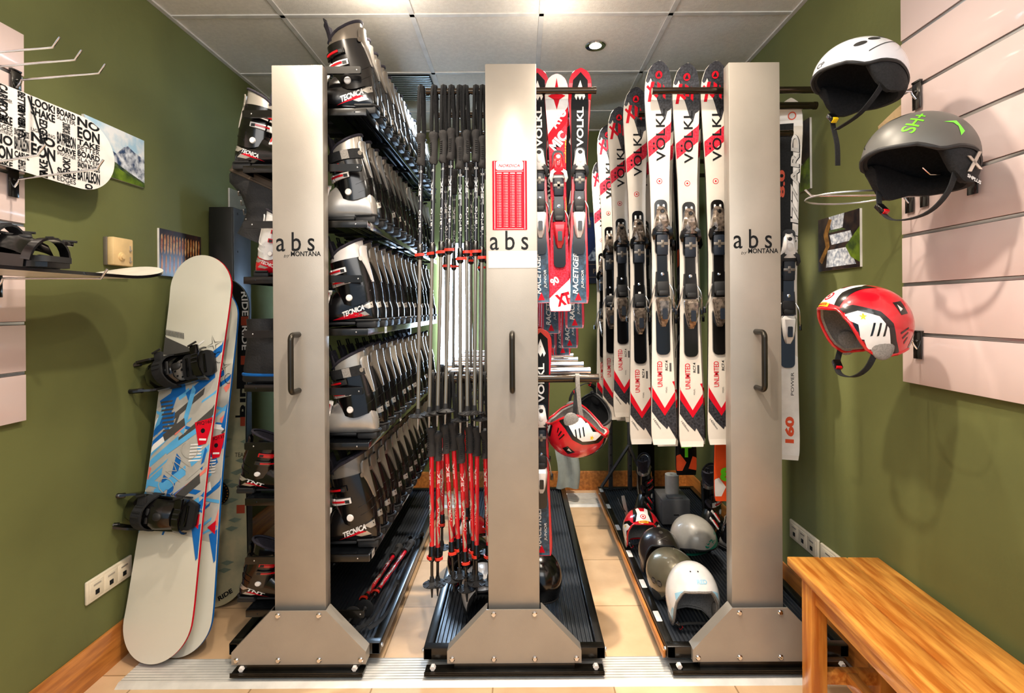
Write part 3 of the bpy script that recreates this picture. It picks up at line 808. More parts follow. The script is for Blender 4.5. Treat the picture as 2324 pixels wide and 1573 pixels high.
def volkl(label, L=1.565, num='1420mm', group='white skis hanging on the right-hand rack'):
    rt = thing('ski', label, 'ski', group=group)
    def draw(mb, mp):
        m0, m1, m2 = mp(.0004), mp(.0008), mp(.0012)
        q = L/1.565
        def D(P, mi, m=m0, me=.02): mb.decal([(u, L-(1.565-v)) for u, v in P] if v_top(P) else P, m, mi, me)
        def v_top(P): return P[0][1] > .8
        D([(-.06, 1.54), (-.03, 1.50), (-.018, 1.46), (.0, 1.40), (.012, 1.355), (.026, 1.335), (.036, 1.37), (.06, 1.385), (.06, 1.57), (-.02, 1.57), (-.06, 1.57)], 2)
        D([(-.06, 1.50), (-.045, 1.485), (-.038, 1.49), (-.03, 1.51), (-.02, 1.57), (-.06, 1.57)], 2)
        D([(-.045, 1.41), (-.032, 1.41), (-.016, 1.49), (-.030, 1.49)], 3, m1); D([(-.050, 1.47), (-.044, 1.478), (.0, 1.435), (-.008, 1.425)], 3, m1)
        D([(-.004, 1.44), (.012, 1.44), (.010, 1.48), (-.005, 1.49)], 3, m1); D([(.018, 1.43), (.028, 1.42), (.03, 1.46), (.02, 1.48)], 3, m1)
        D(disc(0, 1.515, .0165), 1, m1); D(disc(0, 1.515, .0145, 16), 3, m2, 1); D([(-.009, 1.508), (.009, 1.508), (0, 1.526)], 1, mp(.0016), 1)
        D([(-.06, 1.235), (-.06, 1.17), (.06, 1.265), (.06, 1.33)], 5)
        mb.text('VOLKL', (.006, L-.292), .215, .038, 90, m2, 4, .012, 1.08)
        for dz in (-.012, .008): mb.decal(rect(-.026, L-.335+dz-.004, -.019, L-.335+dz+.004), m2, 4, 1)
        D(disc(-.002, 1.083, .012, 16), 3, m0, 1); D(disc(-.002, 1.083, .0095, 16), 0, m1, 1); D(disc(-.002, 1.083, .004, 12), 3, m2, 1)
        mb.text('UNLIMITED', (-.014, .290), .105, .021, 90, m2, 3, .01); mb.text('RC7.4', (.014, .325), .040, .011, 90, m2, 4, .02)
        mb.text('VOLKL', (.012, .225), .026, .006, 90, m2, 4, 0); mb.decal(rect(.026, .30, .034, .335), m1, 6, 1)
        mb.decal([(-.06, .262), (-.06, .215), (.004, .118), (.06, .20), (.06, .262), (.036, .258), (.052, .225), (.004, .150)], m0, 3)
        mb.decal([(-.06, .215), (-.06, .15), (-.02, .095), (.012, .062), (.018, .075), (.045, .028), (.06, .02), (.06, .20), (.004, .118)], m0, 2)
        mb.text(num, (-.028, .085), .050, .008, -55, m2, 4, 0)
    mb = ski_mesh(L, 1.0, None, draw)
    mb.build('ski_body', [SWHITE, SEDGE, PATT, INKR, INK, REDT, GREYI], rt, smooth=40)
    binding(rt, .37, L-.56, 'volkl', 1.0)
    return rt
def kid_atomic(label):
    rt = thing('junior_ski', label, 'ski'); L = .965
    def draw(mb, mp):
        a, b, c = mp(.0004), mp(.0008), mp(.0012)
        mb.decal([(-.06, .66), (.06, .80), (.06, .97), (-.06, .97)], a, 2)
        mb.decal([(0, .95), (.011, .895), (.036, .885), (.012, .870), (.0, .83), (-.012, .870), (-.036, .885), (-.011, .895)], b, 3)
        mb.decal([(-.06, .70), (.06, .86), (.06, .80), (-.06, .655)], b, 3)
        mb.text('ATO', (.004, .795), .085, .040, 55, c, 2, .05); mb.text('MIC', (.004, .70), .085, .045, 50, c, 2, .05)
        mb.text('redster', (.033, .66), .10, .012, 90, c, 4, .02)
        mb.decal(rect(-.06, .40, -.030, .47), b, 4); mb.decal(rect(.030, .40, .06, .47), b, 4)
        mb.text('X-CAVE', (-.037, .435), .055, .008, 90, c, 5, .02)
        mb.decal([(-.06, -.01), (-.06, .04), (.06, .15), (.06, -.01)], a, 2)
        mb.text('XT', (.012, .05), .06, .05, 15, c, 3, .06); mb.text('90', (-.022, .125), .034, .030, 30, c, 2, .04)
    ski_mesh(L, .88, None, draw).build('ski_body', [REDT, STEEL, INKW, INKR, YELLOW, INK], rt, smooth=40)
    binding(rt, .18, .66, 'red', .88); return rt
def kid_volkl(label, L=.955, text='RACETIGER', style='white'):
    rt = thing('junior_ski', label, 'ski')
    def draw(mb, mp):
        a, b, c = mp(.0004), mp(.0008), mp(.0012)
        mb.decal([(-.033, L*.55), (.033, L*.55), (.036, L*.86), (.030, L*.955), (.0, L*.985), (-.030, L*.955), (-.036, L*.86)], a, 2)
        mb.decal([(-.034, -.01), (.034, -.01), (.030, .22), (.016, .36), (-.016, .36), (-.030, .22)], a, 4)
        mb.text('VOLKL', (.002, L*.76), .165, .028, 90, c, 3, .03)
        mb.decal([(0, L*.955), (.022, L*.89), (.014, L*.875), (0, L*.925), (-.014, L*.875), (-.022, L*.89)], b, 3)
        mb.decal([(0, L*.875), (.012, L*.90), (0, L*.92), (-.012, L*.90)], b, 3)
        mb.text(text, (-.012, .125), .17, .022, 90, c, 3, .02, 1, .2); mb.text('JUNIOR', (.018, .10), .075, .013, 90, c, 3, 0, 1, .2)
        mb.decal([(.0, .045), (-.014, .012), (.014, .012)], b, 5)
    ski_mesh(L, .86, None, draw).build('ski_body', [REDP, STEEL, INK, INKW, mat('steel_blue_ink', '#3d5a72', .4, col2='#22303e', noise=(60, .6)), INKR], rt, smooth=40)
    binding(rt, .20, .64, style, .86); return rt
sv = volkl('x'); sv2 = volkl('x', 1.63, '1490mm')
def place_ski(proto, px_top, py_top, px_bot, Y, L, label, group, yaw=0, pitch=0):
    a = at(px_top, py_top, Y); z0 = a.z-L; pyb = 700+(EYE-z0)*F/Y; b = at(px_bot, pyb, Y)
    ang = math.atan2(a.x-b.x, L)
    return put(proto, (b.x, Y, z0), (R(pitch), ang, R(yaw)), label, group)
G3 = 'white skis hanging on the right-hand rack'
for i, (pt, py, pb, nm) in enumerate(((1492, 147, 1507, 'leftmost'), (1555, 152, 1570, 'middle'), (1619, 147, 1635, 'rightmost'))):
    place_ski(sv, pt, py, pb, 2.145, 1.565, 'white and red ski in the front row, %s of three left of the column' % nm, G3)
for r, (Y, xs, py, prt, L) in enumerate(((2.40, (.545, .665, .79, 1.02), 205, sv2, 1.63), (2.65, (.515, .63, .75), 248, sv, 1.565), (2.90, (.50, .62, .74), 288, sv2, 1.63), (3.17, (.505, .62), 366, sv, 1.565))):
    for i, x in enumerate(xs):
        zt = at(1450, py+((i*5) % 9), Y).z
        put(prt, (x+.010, Y-.005, zt-L), (0, -.012, 0), 'white and red ski in the %s row from the front, %s from the left' % (ORD[r+1], ORD[i]), G3)
# dark skis with orange and green tails among them
def dark_ski(label, L, accent, body=BLACK, txt='T', style='volkl', k=.98):
    rt = thing('ski', label, 'ski')
    def draw(mb, mp):
        a, c = mp(.0004), mp(.0012)
        mb.decal([(-.06, .02), (-.02, .02), (.0, .06), (-.03, .10), (-.06, .09)], a, 2); mb.decal([(.01, .03), (.06, .02), (.06, .08), (.03, .09)], a, 2)
        mb.text(txt, (0, .115), .05, .06, 0, c, 3, .06); mb.decal([(-.06, L*.6), (.06, L*.7), (.06, L*.75), (-.06, L*.65)], a, 2)
    ski_mesh(L, k, None, draw).build('ski_body', [body, SEDGE, accent, GREEN], rt, smooth=40)
    binding(rt, .40, L-.58, style, 1.0); return rt
ORANGE = mat('orange_ink', '#e8501c', .4)
d1 = dark_ski('black ski with green and orange tail hanging behind the white skis', 1.62, ORANGE); d1.location = (.80, 2.52, .60)
d2 = dark_ski('orange and white ski, its tail showing just left of the right column', 1.62, WHITE, ORANGE, '8'); d2.location = (.888, 2.26, .57)
# carbon black and white ski by the wall
def blizz(label):
    rt = thing('ski', label, 'ski'); L = 1.56
    def draw(mb, mp):
        a, b, c = mp(.0004), mp(.0008), mp(.0012)
        mb.decal([(-.06, .55), (.014, .55), (.018, 1.46), (-.06, 1.46)], a, 2)
        mb.text('BLIZZARD', (.026, 1.16), .50, .036, 90, c, 4, .03, 1, .25); mb.text('BLIZZARD', (.024, 1.162), .495, .032, 90, mp(.0016), 3, .02, 1, .25)
        mb.text('8.0', (-.028, 1.20), .12, .026, 90, c, 5, .04)
        mb.decal(disc(.01, 1.49, .017), b, 5, 1); mb.decal(disc(.01, 1.49, .012), c, 3, 1)
        mb.decal([(-.06, .02), (.06, .02), (.06, .44), (-.06, .50)], a, 3)
        mb.text('160', (.01, .13), .115, .036, 90, c, 5, .05); mb.text('POWER', (.02, .33), .10, .012, 90, c, 4, 0)
        mb.decal(rect(-.05, .02, -.030, .5), b, 2)
    ski_mesh(L, 1.0, None, draw).build('ski_body', [SWHITE, STEEL, mat('carbon_weave', '#17181a', .5, col2='#08090a', noise=(180, .7), spec=.2), INKW, INK, ORANGE], rt, smooth=40)
    binding(rt, .40, 1.00, 'white', 1.0)
    return rt
bz = blizz('black and white carbon ski with orange 160 on its tail, against the right wall')
bz.location = (1.158, 2.268, .745); bz.rotation_euler = (0, .012, R(-14))
# junior skis on the centre rack
ka = kid_atomic('red junior ski with white tip and red star, middle of the front three')
place_ski(ka, 1262, 176, 1272, 2.145, .965, ka['label'], None)
kb = kid_volkl('x')
place_ski(kb, 1316, 163, 1312, 2.145, .955, 'red and black junior ski with white bindings, rightmost in the front row', None)
GJ = 'junior skis on the centre rack'
place_ski(kb, 1219, 164, 1229, 2.15, .955, 'red junior ski half hidden behind the centre column, front row', None)
for r, (Y, pys, xs) in enumerate(((2.38, 757, (.142, .250)), (2.63, 790, (.138, .250)), (2.88, 806, (.135, .235)), (3.13, 806, (.135, .235)))):
    for i, x in enumerate(xs):
        z0 = at(1250, pys-(12 if i and r == 0 else 0), Y).z
        put(kb, (x, Y, z0), (0, 0, 0), 'red junior ski tail in the %s row, %s of two' % (ORD[r+1], ('left', 'right')[i]), GJ)
for i, (Y, x) in enumerate(((2.195, .085), (2.455, .090), (2.715, .095))):
    put(kb, (x, Y, .37), (0, 0, 0), 'red junior ski hanging low beside the centre column, %s from the front' % ORD[i], GJ)
# ================================================================ HELMETS
def up(S, k):
    def f(a, b):
        q = S(a, b)
        return q*k if q is not None else None
    return f
def hpoint(az, p, rx, ry, rz, back=1.0):
    """az 0 = front (-y); p polar degrees"""
    pr = R(p)
    if p <= 90: h = math.sin(pr)**.92; z = rz*math.cos(pr)
    else: h = 1-.22*((p-90)/50)**1.5; z = -rz*(pr-math.pi/2)*.95
    x = rx*h*math.sin(az); c = math.cos(az); y = -ry*h*c*(1 if c > 0 else back)
    return Vector((x, y, z))
def helmet(name, label, mats, bound, rx=.112, ry=.138, rz=.128, lining=FABRIC, rimm=DARK, deco=None, ears='hard', strapm=FABRIC, buckle=RED, group=None, strap_drop=.07, strap_open=False):
    rt = thing(name, label, 'helmet', group=group)
    NA, NP = 56, 18
    def bd(az):
        a = math.degrees(az) % 360; a = 360-a if a > 180 else a
        return interp(bound, a)[0]
    sh = MB(); rings = []
    for k in range(NP+1):
        ring = []
        for i in range(NA):
            az = 2*math.pi*i/NA; b = bd(az); p = 2+(b-2)*(k/NP); ring.append(hpoint(az, p, rx, ry, rz))
        rings.append(ring)
    sh.loft(rings, 0, cap=False); sh.add(rings[0], [tuple(range(NA))], 0)
    bv = sh.bvh()
    inner = [[v*.955 for v in r] for r in rings]
    sh.loft([rings[-1], inner[-1], inner[-3]], 0, cap=False)
    def mp(d, u, v, off=.0009):
        """surface map: look along -d; u,v are the picture axes"""
        d, u, v = Vector(d).normalized(), Vector(u).normalized(), Vector(v).normalized()
        def f(a, b):
            o = d*.4+u*a+v*b; h = bv.ray_cast(o, -d)
            if h[0] is None or h[0].dot(d) < .015: return None
            n = h[1]; n = n if n.dot(h[0]) > 0 else -n
            return h[0]+n*off
        return f
    if deco: deco(sh, mp)
    sh.build('shell', mats, rt, smooth=50)
    li = MB(); inn = [[v*.93 for v in r] for r in rings]
    li.loft([rings[-1]]+[[v*.975 for v in rings[-1]]], 0, cap=False)
    th = [[v*.90 for v in r] for r in rings[:-1]]+[[v*.88 for v in rings[-1]]]
    li.loft(th+[[v*.95 for v in rings[-1]]], 0, cap=False); li.add(th[0], [tuple(range(NA))], 0)
    li.build('lining', lining, rt, smooth=60)
    rim = [v*.985+Vector((0, 0, -.001)) for v in rings[-1]]
    MB().tube(rim, .0055, 0, 6, closed=True).build('rim', rimm, rt, smooth=60)
    if ears == 'soft':
        e = MB(); rg_ = []
        for i in range(41):
            a = 62+236*i/40; az = R(a); q = hpoint(az, bd(az), rx, ry, rz); aa = min(a, 360-a)
            d = interp([(62, .0), (72, .05), (88, .088), (104, .080), (125, .048), (150, .034), (180, .030)], aa)[0]
            o_ = Vector((q.x, q.y, 0)); zt_ = q.z+.012
            rg_.append([Vector((*(o_.xy*.97), zt_)), Vector((*(o_.xy*.985), q.z-d*.5)), Vector((*(o_.xy*.90), q.z-d)), Vector((*(o_.xy*.78), q.z-d)), Vector((*(o_.xy*.76), q.z-d*.5)), Vector((*(o_.xy*.84), zt_))])
        e.loft(rg_, 0); e.build('ear_pad', [lining, FABRIC], rt, smooth=70)
    else:
        for s in (-1, 1):
            e = MB(); e.ell((s*rx*.84, .004, -.062), (.011, .036, .042), 0, seg=16, rings=10); e.build('ear_pad', lining, rt, smooth=60)
    zt = hpoint(math.pi/2, bd(math.pi/2), rx, ry, rz).z-(.055 if ears == 'soft' else 0)
    st = MB()
    if strap_open:
        st.ribbon(smooth_pts([(-rx*.84, -.01, zt+.02), (-rx*.86, -.015, zt-.05), (-rx*.7, -.02, zt-.13), (-rx*.72, -.02, zt-.20)], 5), .018, .0025, 0, up=(0, 1, 0))
        st.ribbon(smooth_pts([(rx*.84, -.01, zt+.02), (rx*.8, -.02, zt-.02), (rx*.3, -.04, zt-.075), (-rx*.6, -.03, zt-.085)], 5), .018, .0025, 0, up=(0, 1, 0))
    else:
        st.ribbon(smooth_pts([(-rx*.84, -.01, zt+.03), (-rx*.74, -.03, zt-strap_drop*.5), (-rx*.35, -.045, zt-strap_drop), (rx*.35, -.045, zt-strap_drop), (rx*.74, -.03, zt-strap_drop*.5), (rx*.84, -.01, zt+.03)], 6), .018, .003, 0, up=(0, 1, 0))
    c = st.build('chin_strap', strapm, rt, smooth=40)
    b = MB(); zz = zt-strap_drop*.62
    X = T(-rx*.66, -.035, zz) @ RY(-40)
    b.box((0, 0, 0), (.016, .026, .034), 0, bev=.004).box((0, -.001, -.014), (.018, .020, .010), 1, bev=.003)
    b.X = X; b.v = [X @ v for v in b.v]
    b.build('buckle', [BLACK, buckle], c, smooth=30)
    return rt
def orient(o, pos, fwd, up=(0, 0, 1), s=1):
    """turn the thing so that its front (-y) looks along fwd"""
    f = Vector(fwd).normalized(); u = Vector(up); u = (u-f*u.dot(f)).normalized(); y = -f; x = y.cross(u)
    M = Matrix((x, y, u)).transposed()
    o.rotation_euler = M.to_euler(); o.location = pos; o.scale = (s, s, s); return o
RACE = [(0, 66), (35, 68), (52, 88), (68, 122), (85, 134), (115, 130), (140, 122), (180, 120)]
SOFT = [(0, 80), (40, 83), (60, 92), (80, 88), (100, 90), (120, 100), (150, 112), (180, 114)]
HALF = [(0, 78), (40, 80), (60, 88), (80, 98), (100, 102), (130, 106), (180, 110)]
# silver white ventilated helmet, top right
PEARL = mat('pearl_white_paint', '#d8dbe2', .22, coat=.9, noise=(4, .06))
def dec1(sh, mp):
    L = mp((-1, -.2, .5), (0, -1, 0), (0, .2, 1)); Rr = mp((1, -.2, .5), (0, 1, 0), (0, .2, 1)); Tp = mp((0, -.6, .8), (1, 0, 0), (0, .8, .6))
    for (cx, cy, a, b, an) in ((-.035, .075, .010, .026, 20), (.035, .075, .010, .026, -20), (-.02, .02, .008, .024, 15), (.02, .02, .008, .024, -15)):
        sh.decal([(cx+a*math.cos(t)*math.cos(R(an))-b*math.sin(t)*math.sin(R(an)), cy+a*math.cos(t)*math.sin(R(an))+b*math.sin(t)*math.cos(R(an))) for t in [2*math.pi*i/18 for i in range(18)]], Tp, 1, .012)
    for m, sg in ((L, -1), (Rr, 1)):
        for (cx, cy, a, b) in ((-.055, .026, .019, .010), (-.012, .040, .020, .010), (.022, .058, .018, .008)):
            sh.decal([(cx+a*math.cos(t), cy+b*math.sin(t)) for t in [2*math.pi*i/18 for i in range(18)]], m, 1, .01)
        sh.decal([(-.035, -.020), (-.035, -.016), (.10, .050), (.10, .046)], m, 1, .012)
    Fr = mp((0, -1, .2), (1, 0, 0), (0, .2, 1)); sh.text('CP', (0, .010), .03, .016, 0, Fr, 1, .02, me=.01)
h1 = helmet('ski_helmet', 'pearl white ski helmet with oval vents hanging highest on the right panel', [PEARL, DARK], SOFT, rx=.118, ry=.142, rz=.118, ears='soft', deco=dec1, strap_open=True, buckle=YELLOW)
p = at(1950, 178, 1.55); orient(h1, p, (-.97, -.16, -.04), (-.12, .0, 1), .94)
GUNH = mat('matte_graphite_paint', '#5c5b57', .45, metal=.3, noise=(5, .08))
def dec2(sh, mp):
    S = mp((.75, -.55, .35), (.55, .75, 0), (-.1, .1, 1))
    for q, mi in ((.0, 1),): sh.text('SH+', (-.040, .036), .075, .030, 52, S, 1, .01, me=.006)
    S2 = mp((.75, -.55, .35), (.55, .75, 0), (-.1, .1, 1))
    sh.decal([(.018, .025), (.050, .035), (.064, .003), (.052, -.013), (.050, .015), (.040, .025)], S, 1, .01)
    Tp = mp((.2, -.7, .7), (1, .2, 0), (0, .7, .7)); sh.decal([(-.05, .02), (-.02, .02), (.0, .045), (-.004, .048), (-.024, .026), (-.05, .026)], Tp, 2, .01)
    Fr = mp((-.5, -.8, .3), (.8, -.5, 0), (0, .3, 1))
    for P in cross(.0, .012, .022, .022, .007): sh.decal(P, Fr, 2, .01)
h2 = helmet('ski_helmet', 'large matte graphite ski helmet with lime green lettering on the right panel', [GUNH, GREEN, INK], SOFT, rx=.122, ry=.145, rz=.125, ears='soft', deco=dec2, strap_drop=.10, strapm=FABRIC)
p = at(2085, 365, 1.40); orient(h2, p, (-.955, -.30, -.02), (0, .02, 1), 1.0)
# grey emblem and lettering on its near ear pad
e = MB(); Y = frame((.1225, .014, -.045), (0, 1, 0), (0, 0, 1))
for P in cross(0, .008, .026, .026, .012): e.prism(P, 0, .002, 0, Y)
e.text('SHPLUS', (-.006, -.036), .05, .009, -20, flat(Y @ T(0, 0, .002)), 1, .03)
e.build('ear_emblem', [SILVER, INKW], h2)
# race helmets : red, white, black and yellow
def dec_race(sh, mp):
    for sg in (-1, 1):
        S = mp((sg, -.1, .12), (0, 1, 0), (0, 0, 1))
        # black wave, white cheek panel with slots, yellow neck band
        sh.decal([(-.12, .035), (-.07, .052), (.0, .030), (.035, -.005), (.05, -.055), (.075, -.105), (.03, -.125), (-.03, -.11), (-.06, -.05), (-.075, .0), (-.12, .01)], S, 2, .012)
        sh.decal([(-.11, .015), (-.06, .032), (-.005, .015), (.022, -.02), (.032, -.065), (.02, -.11), (-.03, -.105), (-.05, -.06), (-.06, -.01), (-.085, .004)], up(S, 1.004), 1, .012)
        for k in range(3):
            c = -.025+k*.017; sh.decal([(c-.003, -.045), (c+.003, -.043), (c+.009, -.005), (c+.003, -.005)], up(S, 1.009), 2, .02)
        sh.decal([(.055, -.15), (.085, -.10), (.125, -.02), (.14, -.02), (.14, -.15)], S, 2, .012)
        sh.decal([(.062, -.15), (.092, -.10), (.13, -.03), (.14, -.03), (.14, -.15)], up(S, 1.004), 1, .012)
        sh.decal([(.072, -.15), (.10, -.10), (.135, -.04), (.15, -.04), (.15, -.15)], up(S, 1.008), 3, .012)
        sh.decal([(.04, .060), (.072, .068), (.088, .030), (.062, .022)], S, 2, .01); sh.decal([(.053, .055), (.070, .042), (.060, .033)], up(S, 1.005), 1, .01)
        for k in range(3): sh.decal([(.060+k*.008, -.030-k*.014), (.088, -.012-k*.014), (.089, -.016-k*.014), (.062+k*.008, -.036-k*.014)], up(S, 1.002), 2, .02)
        c = -.048; sh.decal([(c-.010, .017), (c-.003, .018), (c, .026), (c+.003, .018), (c+.010, .017), (c+.004, .012), (c+.006, .004), (c, .008), (c-.006, .004), (c-.004, .012)], up(S, 1.008), 3, .02)
    Fr = mp((0, -1, .75), (1, 0, 0), (0, .75, 1))
    sh.decal([(-.060, -.02), (-.035, -.02), (-.02, .03), (-.025, .09), (-.05, .10), (-.055, .04)], Fr, 2, .012); sh.decal([(.060, -.02), (.035, -.02), (.02, .03), (.025, .09), (.05, .10), (.055, .04)], Fr, 2, .012)
    sh.decal([(-.045, -.02), (.045, -.02), (.032, .03), (.036, .08), (.02, .10), (.012, .05), (-.012, .05), (-.02, .10), (-.036, .08), (-.032, .03)], up(Fr, 1.004), 1, .012)
    sh.decal(disc(0, .008, .017), up(Fr, 1.008), 4, .02); sh.decal(disc(0, .008, .012), up(Fr, 1.011), 1, .02)
    sh.decal([(-.006, .002), (.006, .002), (.004, .014), (-.004, .014)], up(Fr, 1.014), 4, .02)
    sh.decal(rect(-.028, -.032, .028, -.017), up(Fr, 1.006), 3, .02); sh.text('MARKER', (0, -.0245), .044, .009, 0, up(Fr, 1.010), 4, .02)
RM = [REDP, WHITE, BLACK, YELLOW, INKR]
h3 = helmet('race_helmet', 'red race helmet with white slotted cheeks and yellow band on the lowest wall hook', RM, RACE, rx=.114, ry=.142, rz=.128, lining=GREYF, rimm=RED, deco=dec_race)
p = at(1958, 738, 1.55); orient(h3, p, (-.99, .06, .04), (.15, .0, 1), .93)
h4 = dup(h3, (0, 0, 0), None, 'red race helmet hanging upside down by its strap from a chrome bar'); p = at(1310, 972, 2.16)
orient(h4, p, (.95, -.14, .28), (.28, .05, -.95), .92)
h5 = helmet('race_helmet', 'red and white race helmet facing forward on the right rack tray', RM, RACE, rx=.114, ry=.142, rz=.128, lining=GREYF, rimm=RED, deco=dec_race, strap_drop=-.02); rest(orient(h5, (.655, 2.835, .3), (-.10, -1, .28), (0, .05, 1), .88), .1065)
h6 = dup(h5, (0, 0, 0), None, 'red race helmet on the centre tray half hidden behind the red poles'); rest(orient(h6, (-.27, 2.75, .105+.12), (-.2, -1, 0), s=.9), .1065)
# strap from helmet 4 over the bar
MB().ribbon(smooth_pts([(.248, 2.075, .95), (.236, 2.076, 1.02), (.230, 2.080, 1.10), (.230, 2.09, 1.139), (.230, 2.11, 1.139), (.232, 2.125, 1.10), (.240, 2.12, 1.0), (.25, 2.12, .95)], 4), .016, .003).build('x', GREYF)
o = bpy.data.objects['x']; o.name = 'carrying_strap'; tag(o, 'grey webbing strap looped over the front chrome bar above the hanging red helmet', 'strap')
# white and blue helmet behind it
def dec_wb(sh, mp):
    S = mp((1, -.2, 0), (0, 1, 0), (0, 0, 1))
    sh.decal([(-.05, .03), (.0, .05), (.04, .02), (.02, -.02), (-.03, -.03)], S, 1, .012); sh.decal([(-.02, .02), (.02, .0), (-.01, -.01)], up(S, 1.005), 2, .012)
    sh.decal([(-.02, -.05), (.01, -.05), (-.01, -.075)], S, 3, .012)
h7 = helmet('race_helmet', 'white race helmet with grey panel hanging behind the upside-down red helmet', [WHITE, GREYI, INKR, BLUE], RACE, rx=.112, deco=dec_wb)
p = at(1332, 944, 2.44); orient(h7, p, (.5, -.8, .2), (.5, -.2, -1), .9)
# tray of the right rack
BROWNH = mat('dark_brown_gloss', '#2c2422', .3, coat=.5); OLIVEH = mat('bronze_grey_gloss', '#77705c', .28, metal=.4, coat=.6)
def dec_k(sh, mp):
    Fr = mp((0, -1, .6), (1, 0, 0), (0, .6, 1)); sh.decal(disc(0, .055, .010), Fr, 1, .02)
    for P in cross(0, .015, .028, .014, .005): sh.decal(P, Fr, 1, .01)
h8 = helmet('ski_helmet', 'dark brown open-face helmet, third from the front on the right tray', [BROWNH, SILVERD], RACE, lining=mat('tan_lining', '#6a5240', .8), deco=dec_k, strap_drop=-.02)
rest(orient(h8, (.682, 2.575, .3), (-.05, -1, .30), s=.90), .1065)
def dec_o(sh, mp):
    for sg in (-1, 1):
        S = mp((sg, -.1, .12), (0, 1, 0), (0, 0, 1))
        for c in (-.02, .018):
            sh.decal(disc(c, -.015, .016), S, 1, .012)
            for k in range(5): sh.decal(rect(c-.012, -.024+k*.004, c+.012, -.0225+k*.004), up(S, 1.006), 2, .02)
    Fr = mp((0, .3, 1), (1, 0, 0), (0, 1, 0))
    for P in cross(.03, -.02, .022, .022, .005): sh.decal(P, Fr, 2, .01)
h9 = helmet('ski_helmet', 'glossy bronze-grey helmet with round side vents, second on the right tray', [OLIVEH, DARK, SILVER], RACE, rx=.118, ry=.145, deco=dec_o, strap_drop=-.02)
rest(orient(h9, (.680, 2.355, .3), (.45, -.85, .0), s=.88), .1065)
def dec_w(sh, mp):
    Fr = mp((0, -1, .35), (1, 0, 0), (0, .35, 1)); sh.text('RED', (.02, .060), .045, .018, 0, Fr, 1, .04, me=.01)
    for c in (-.02, .012): sh.decal(disc(c, .100, .0035, 8), Fr, 2, .02)
    for sg in (-1, 1):
        S = mp((sg, -.35, 0), (0, 1, 0), (0, 0, 1))
        sh.decal([(-.11, .02), (-.07, .06), (-.03, .04), (-.045, .0), (-.07, .025)], S, 1, .008); sh.decal([(-.045, -.11), (-.04, -.04), (-.015, -.02), (.02, -.06), (-.01, -.12)], S, 1, .008)
h10 = helmet('race_helmet', 'glossy white helmet with pale blue flashes at the front of the right tray', [WHITE, mat('pale_blue_paint', '#9fcfe6', .3, coat=.6), DARK], RACE, rx=.116, ry=.116, rz=.150, lining=GREYF, rimm=GREYF, deco=dec_w, strap_drop=-.02)
rest(orient(h10, (.705, 2.150, .3), (-.02, -1, .16), s=.93), .1065)
def dec_t(sh, mp):
    rg = random.Random(5); S = mp((.3, -1, .1), (1, .3, 0), (0, 0, 1))
    sh.decal([(-.05, .018), (.0, .035), (.04, .045), (.075, .075), (.11, .085), (.13, .0), (.05, -.02), (-.03, .0)], S, 1, .012)
    for k in range(30):
        t = rg.random(); a = -.06+t*.16; b = .025+t*.06+rg.uniform(-.01, .022); r = rg.uniform(.003, .009); sh.decal([(a-r, b), (a, b-r*.6), (a+r*1.3, b+.002), (a, b+r*.7)], S, 1, .02)
h11 = helmet('ski_helmet', 'pale grey half helmet with teal splashes on the right rack tray', [mat('pale_grey_satin', '#a8a49c', .35, coat=.4), TEAL], HALF, rx=.13, ry=.155, rz=.14, deco=dec_t, strapm=TEAL, buckle=TEAL, strap_drop=.04)
rest(orient(h11, (.900, 2.72, .3), (.25, -.9, -.15), s=.86), .1065)
# black helmets on the centre tray
h12 = helmet('ski_helmet', 'plain glossy black helmet on the centre tray, right of the column', [BLACK, DARK], RACE, rx=.115, strap_drop=-.02)
rest(orient(h12, (.072, 2.34, .105+.12), (-.3, 1, 0), s=.93), .1065)
h13 = dup(h12, (0, 0, 0), None, 'glossy black open-face helmet on the centre tray behind the red poles'); rest(orient(h13, (-.245, 2.48, .105+.12), (.1, -1, .1), s=.95), .1065)
h14 = dup(h7, (0, 0, 0), None, 'white helmet on the centre tray beside the column base'); rest(orient(h14, (-.165, 2.24, .105+.11), (.3, -1, .1), s=.85), .1065)
# boots at the back of the right tray
b1 = dup(bootP, (.775, 3.28, .097), (0, 0, R(70)), 'black boot with silver collar standing at the back of the right tray, left one')
b2 = dup(bootA, (1.10, 3.02, .097), (0, 0, R(60)), 'black boot with silver collar beside the paper roll, right one'); b2.scale = (1.05, 1.05, 1.1)
b3 = dup(bootB, (1.14, 2.78, .097), (0, 0, R(120)), 'silver and black boot behind the pale grey helmet on the right tray')
b3.scale = (.8, .8, .55)
# ticket printer with paper roll
bx = thing('ticket_printer', 'grey box-shaped printer holding a paper roll at the back of the right tray', 'printer', (.93, 3.22, .105))
PG = mat('grey_painted_box', '#6f7072', .5)
MB().box((0, 0, .075), (.17, .20, .15), bev=.006).box((0, -.06, .155), (.09, .05, .012), bev=.003).build('housing', PG, bx)
MB().box((0, -.103, .06), (.03, .004, .006)).build('slot', DARK, bx)
MB(T(.01, .02, .15)).lathe([(.012, 0), (.042, 0), (.042, .115), (.012, .115), (.010, .10)], 24).build('paper_roll', mat('white_paper', '#c9c6c0', .7), bx, smooth=40)
# loose snowboard binding straps on the tray
o = MB(T(.62, 3.12, .11)).tube(smooth_pts([(0, 0, 0), (.02, -.05, .06), (-.03, -.08, .13), (-.04, 0, .16), (.0, .04, .08)], 6), .004, 0, 6).ribbon(smooth_pts([(-.02, -.05, .19), (-.005, -.08, .10), (.02, -.1, .0)], 4), .02, .004, 1, up=(1, 0, 0)).build('loose_strap', [DARK, SILVERD], None)
tag(o, 'tangled black and grey strap with holes at the back left of the right tray', 'strap')
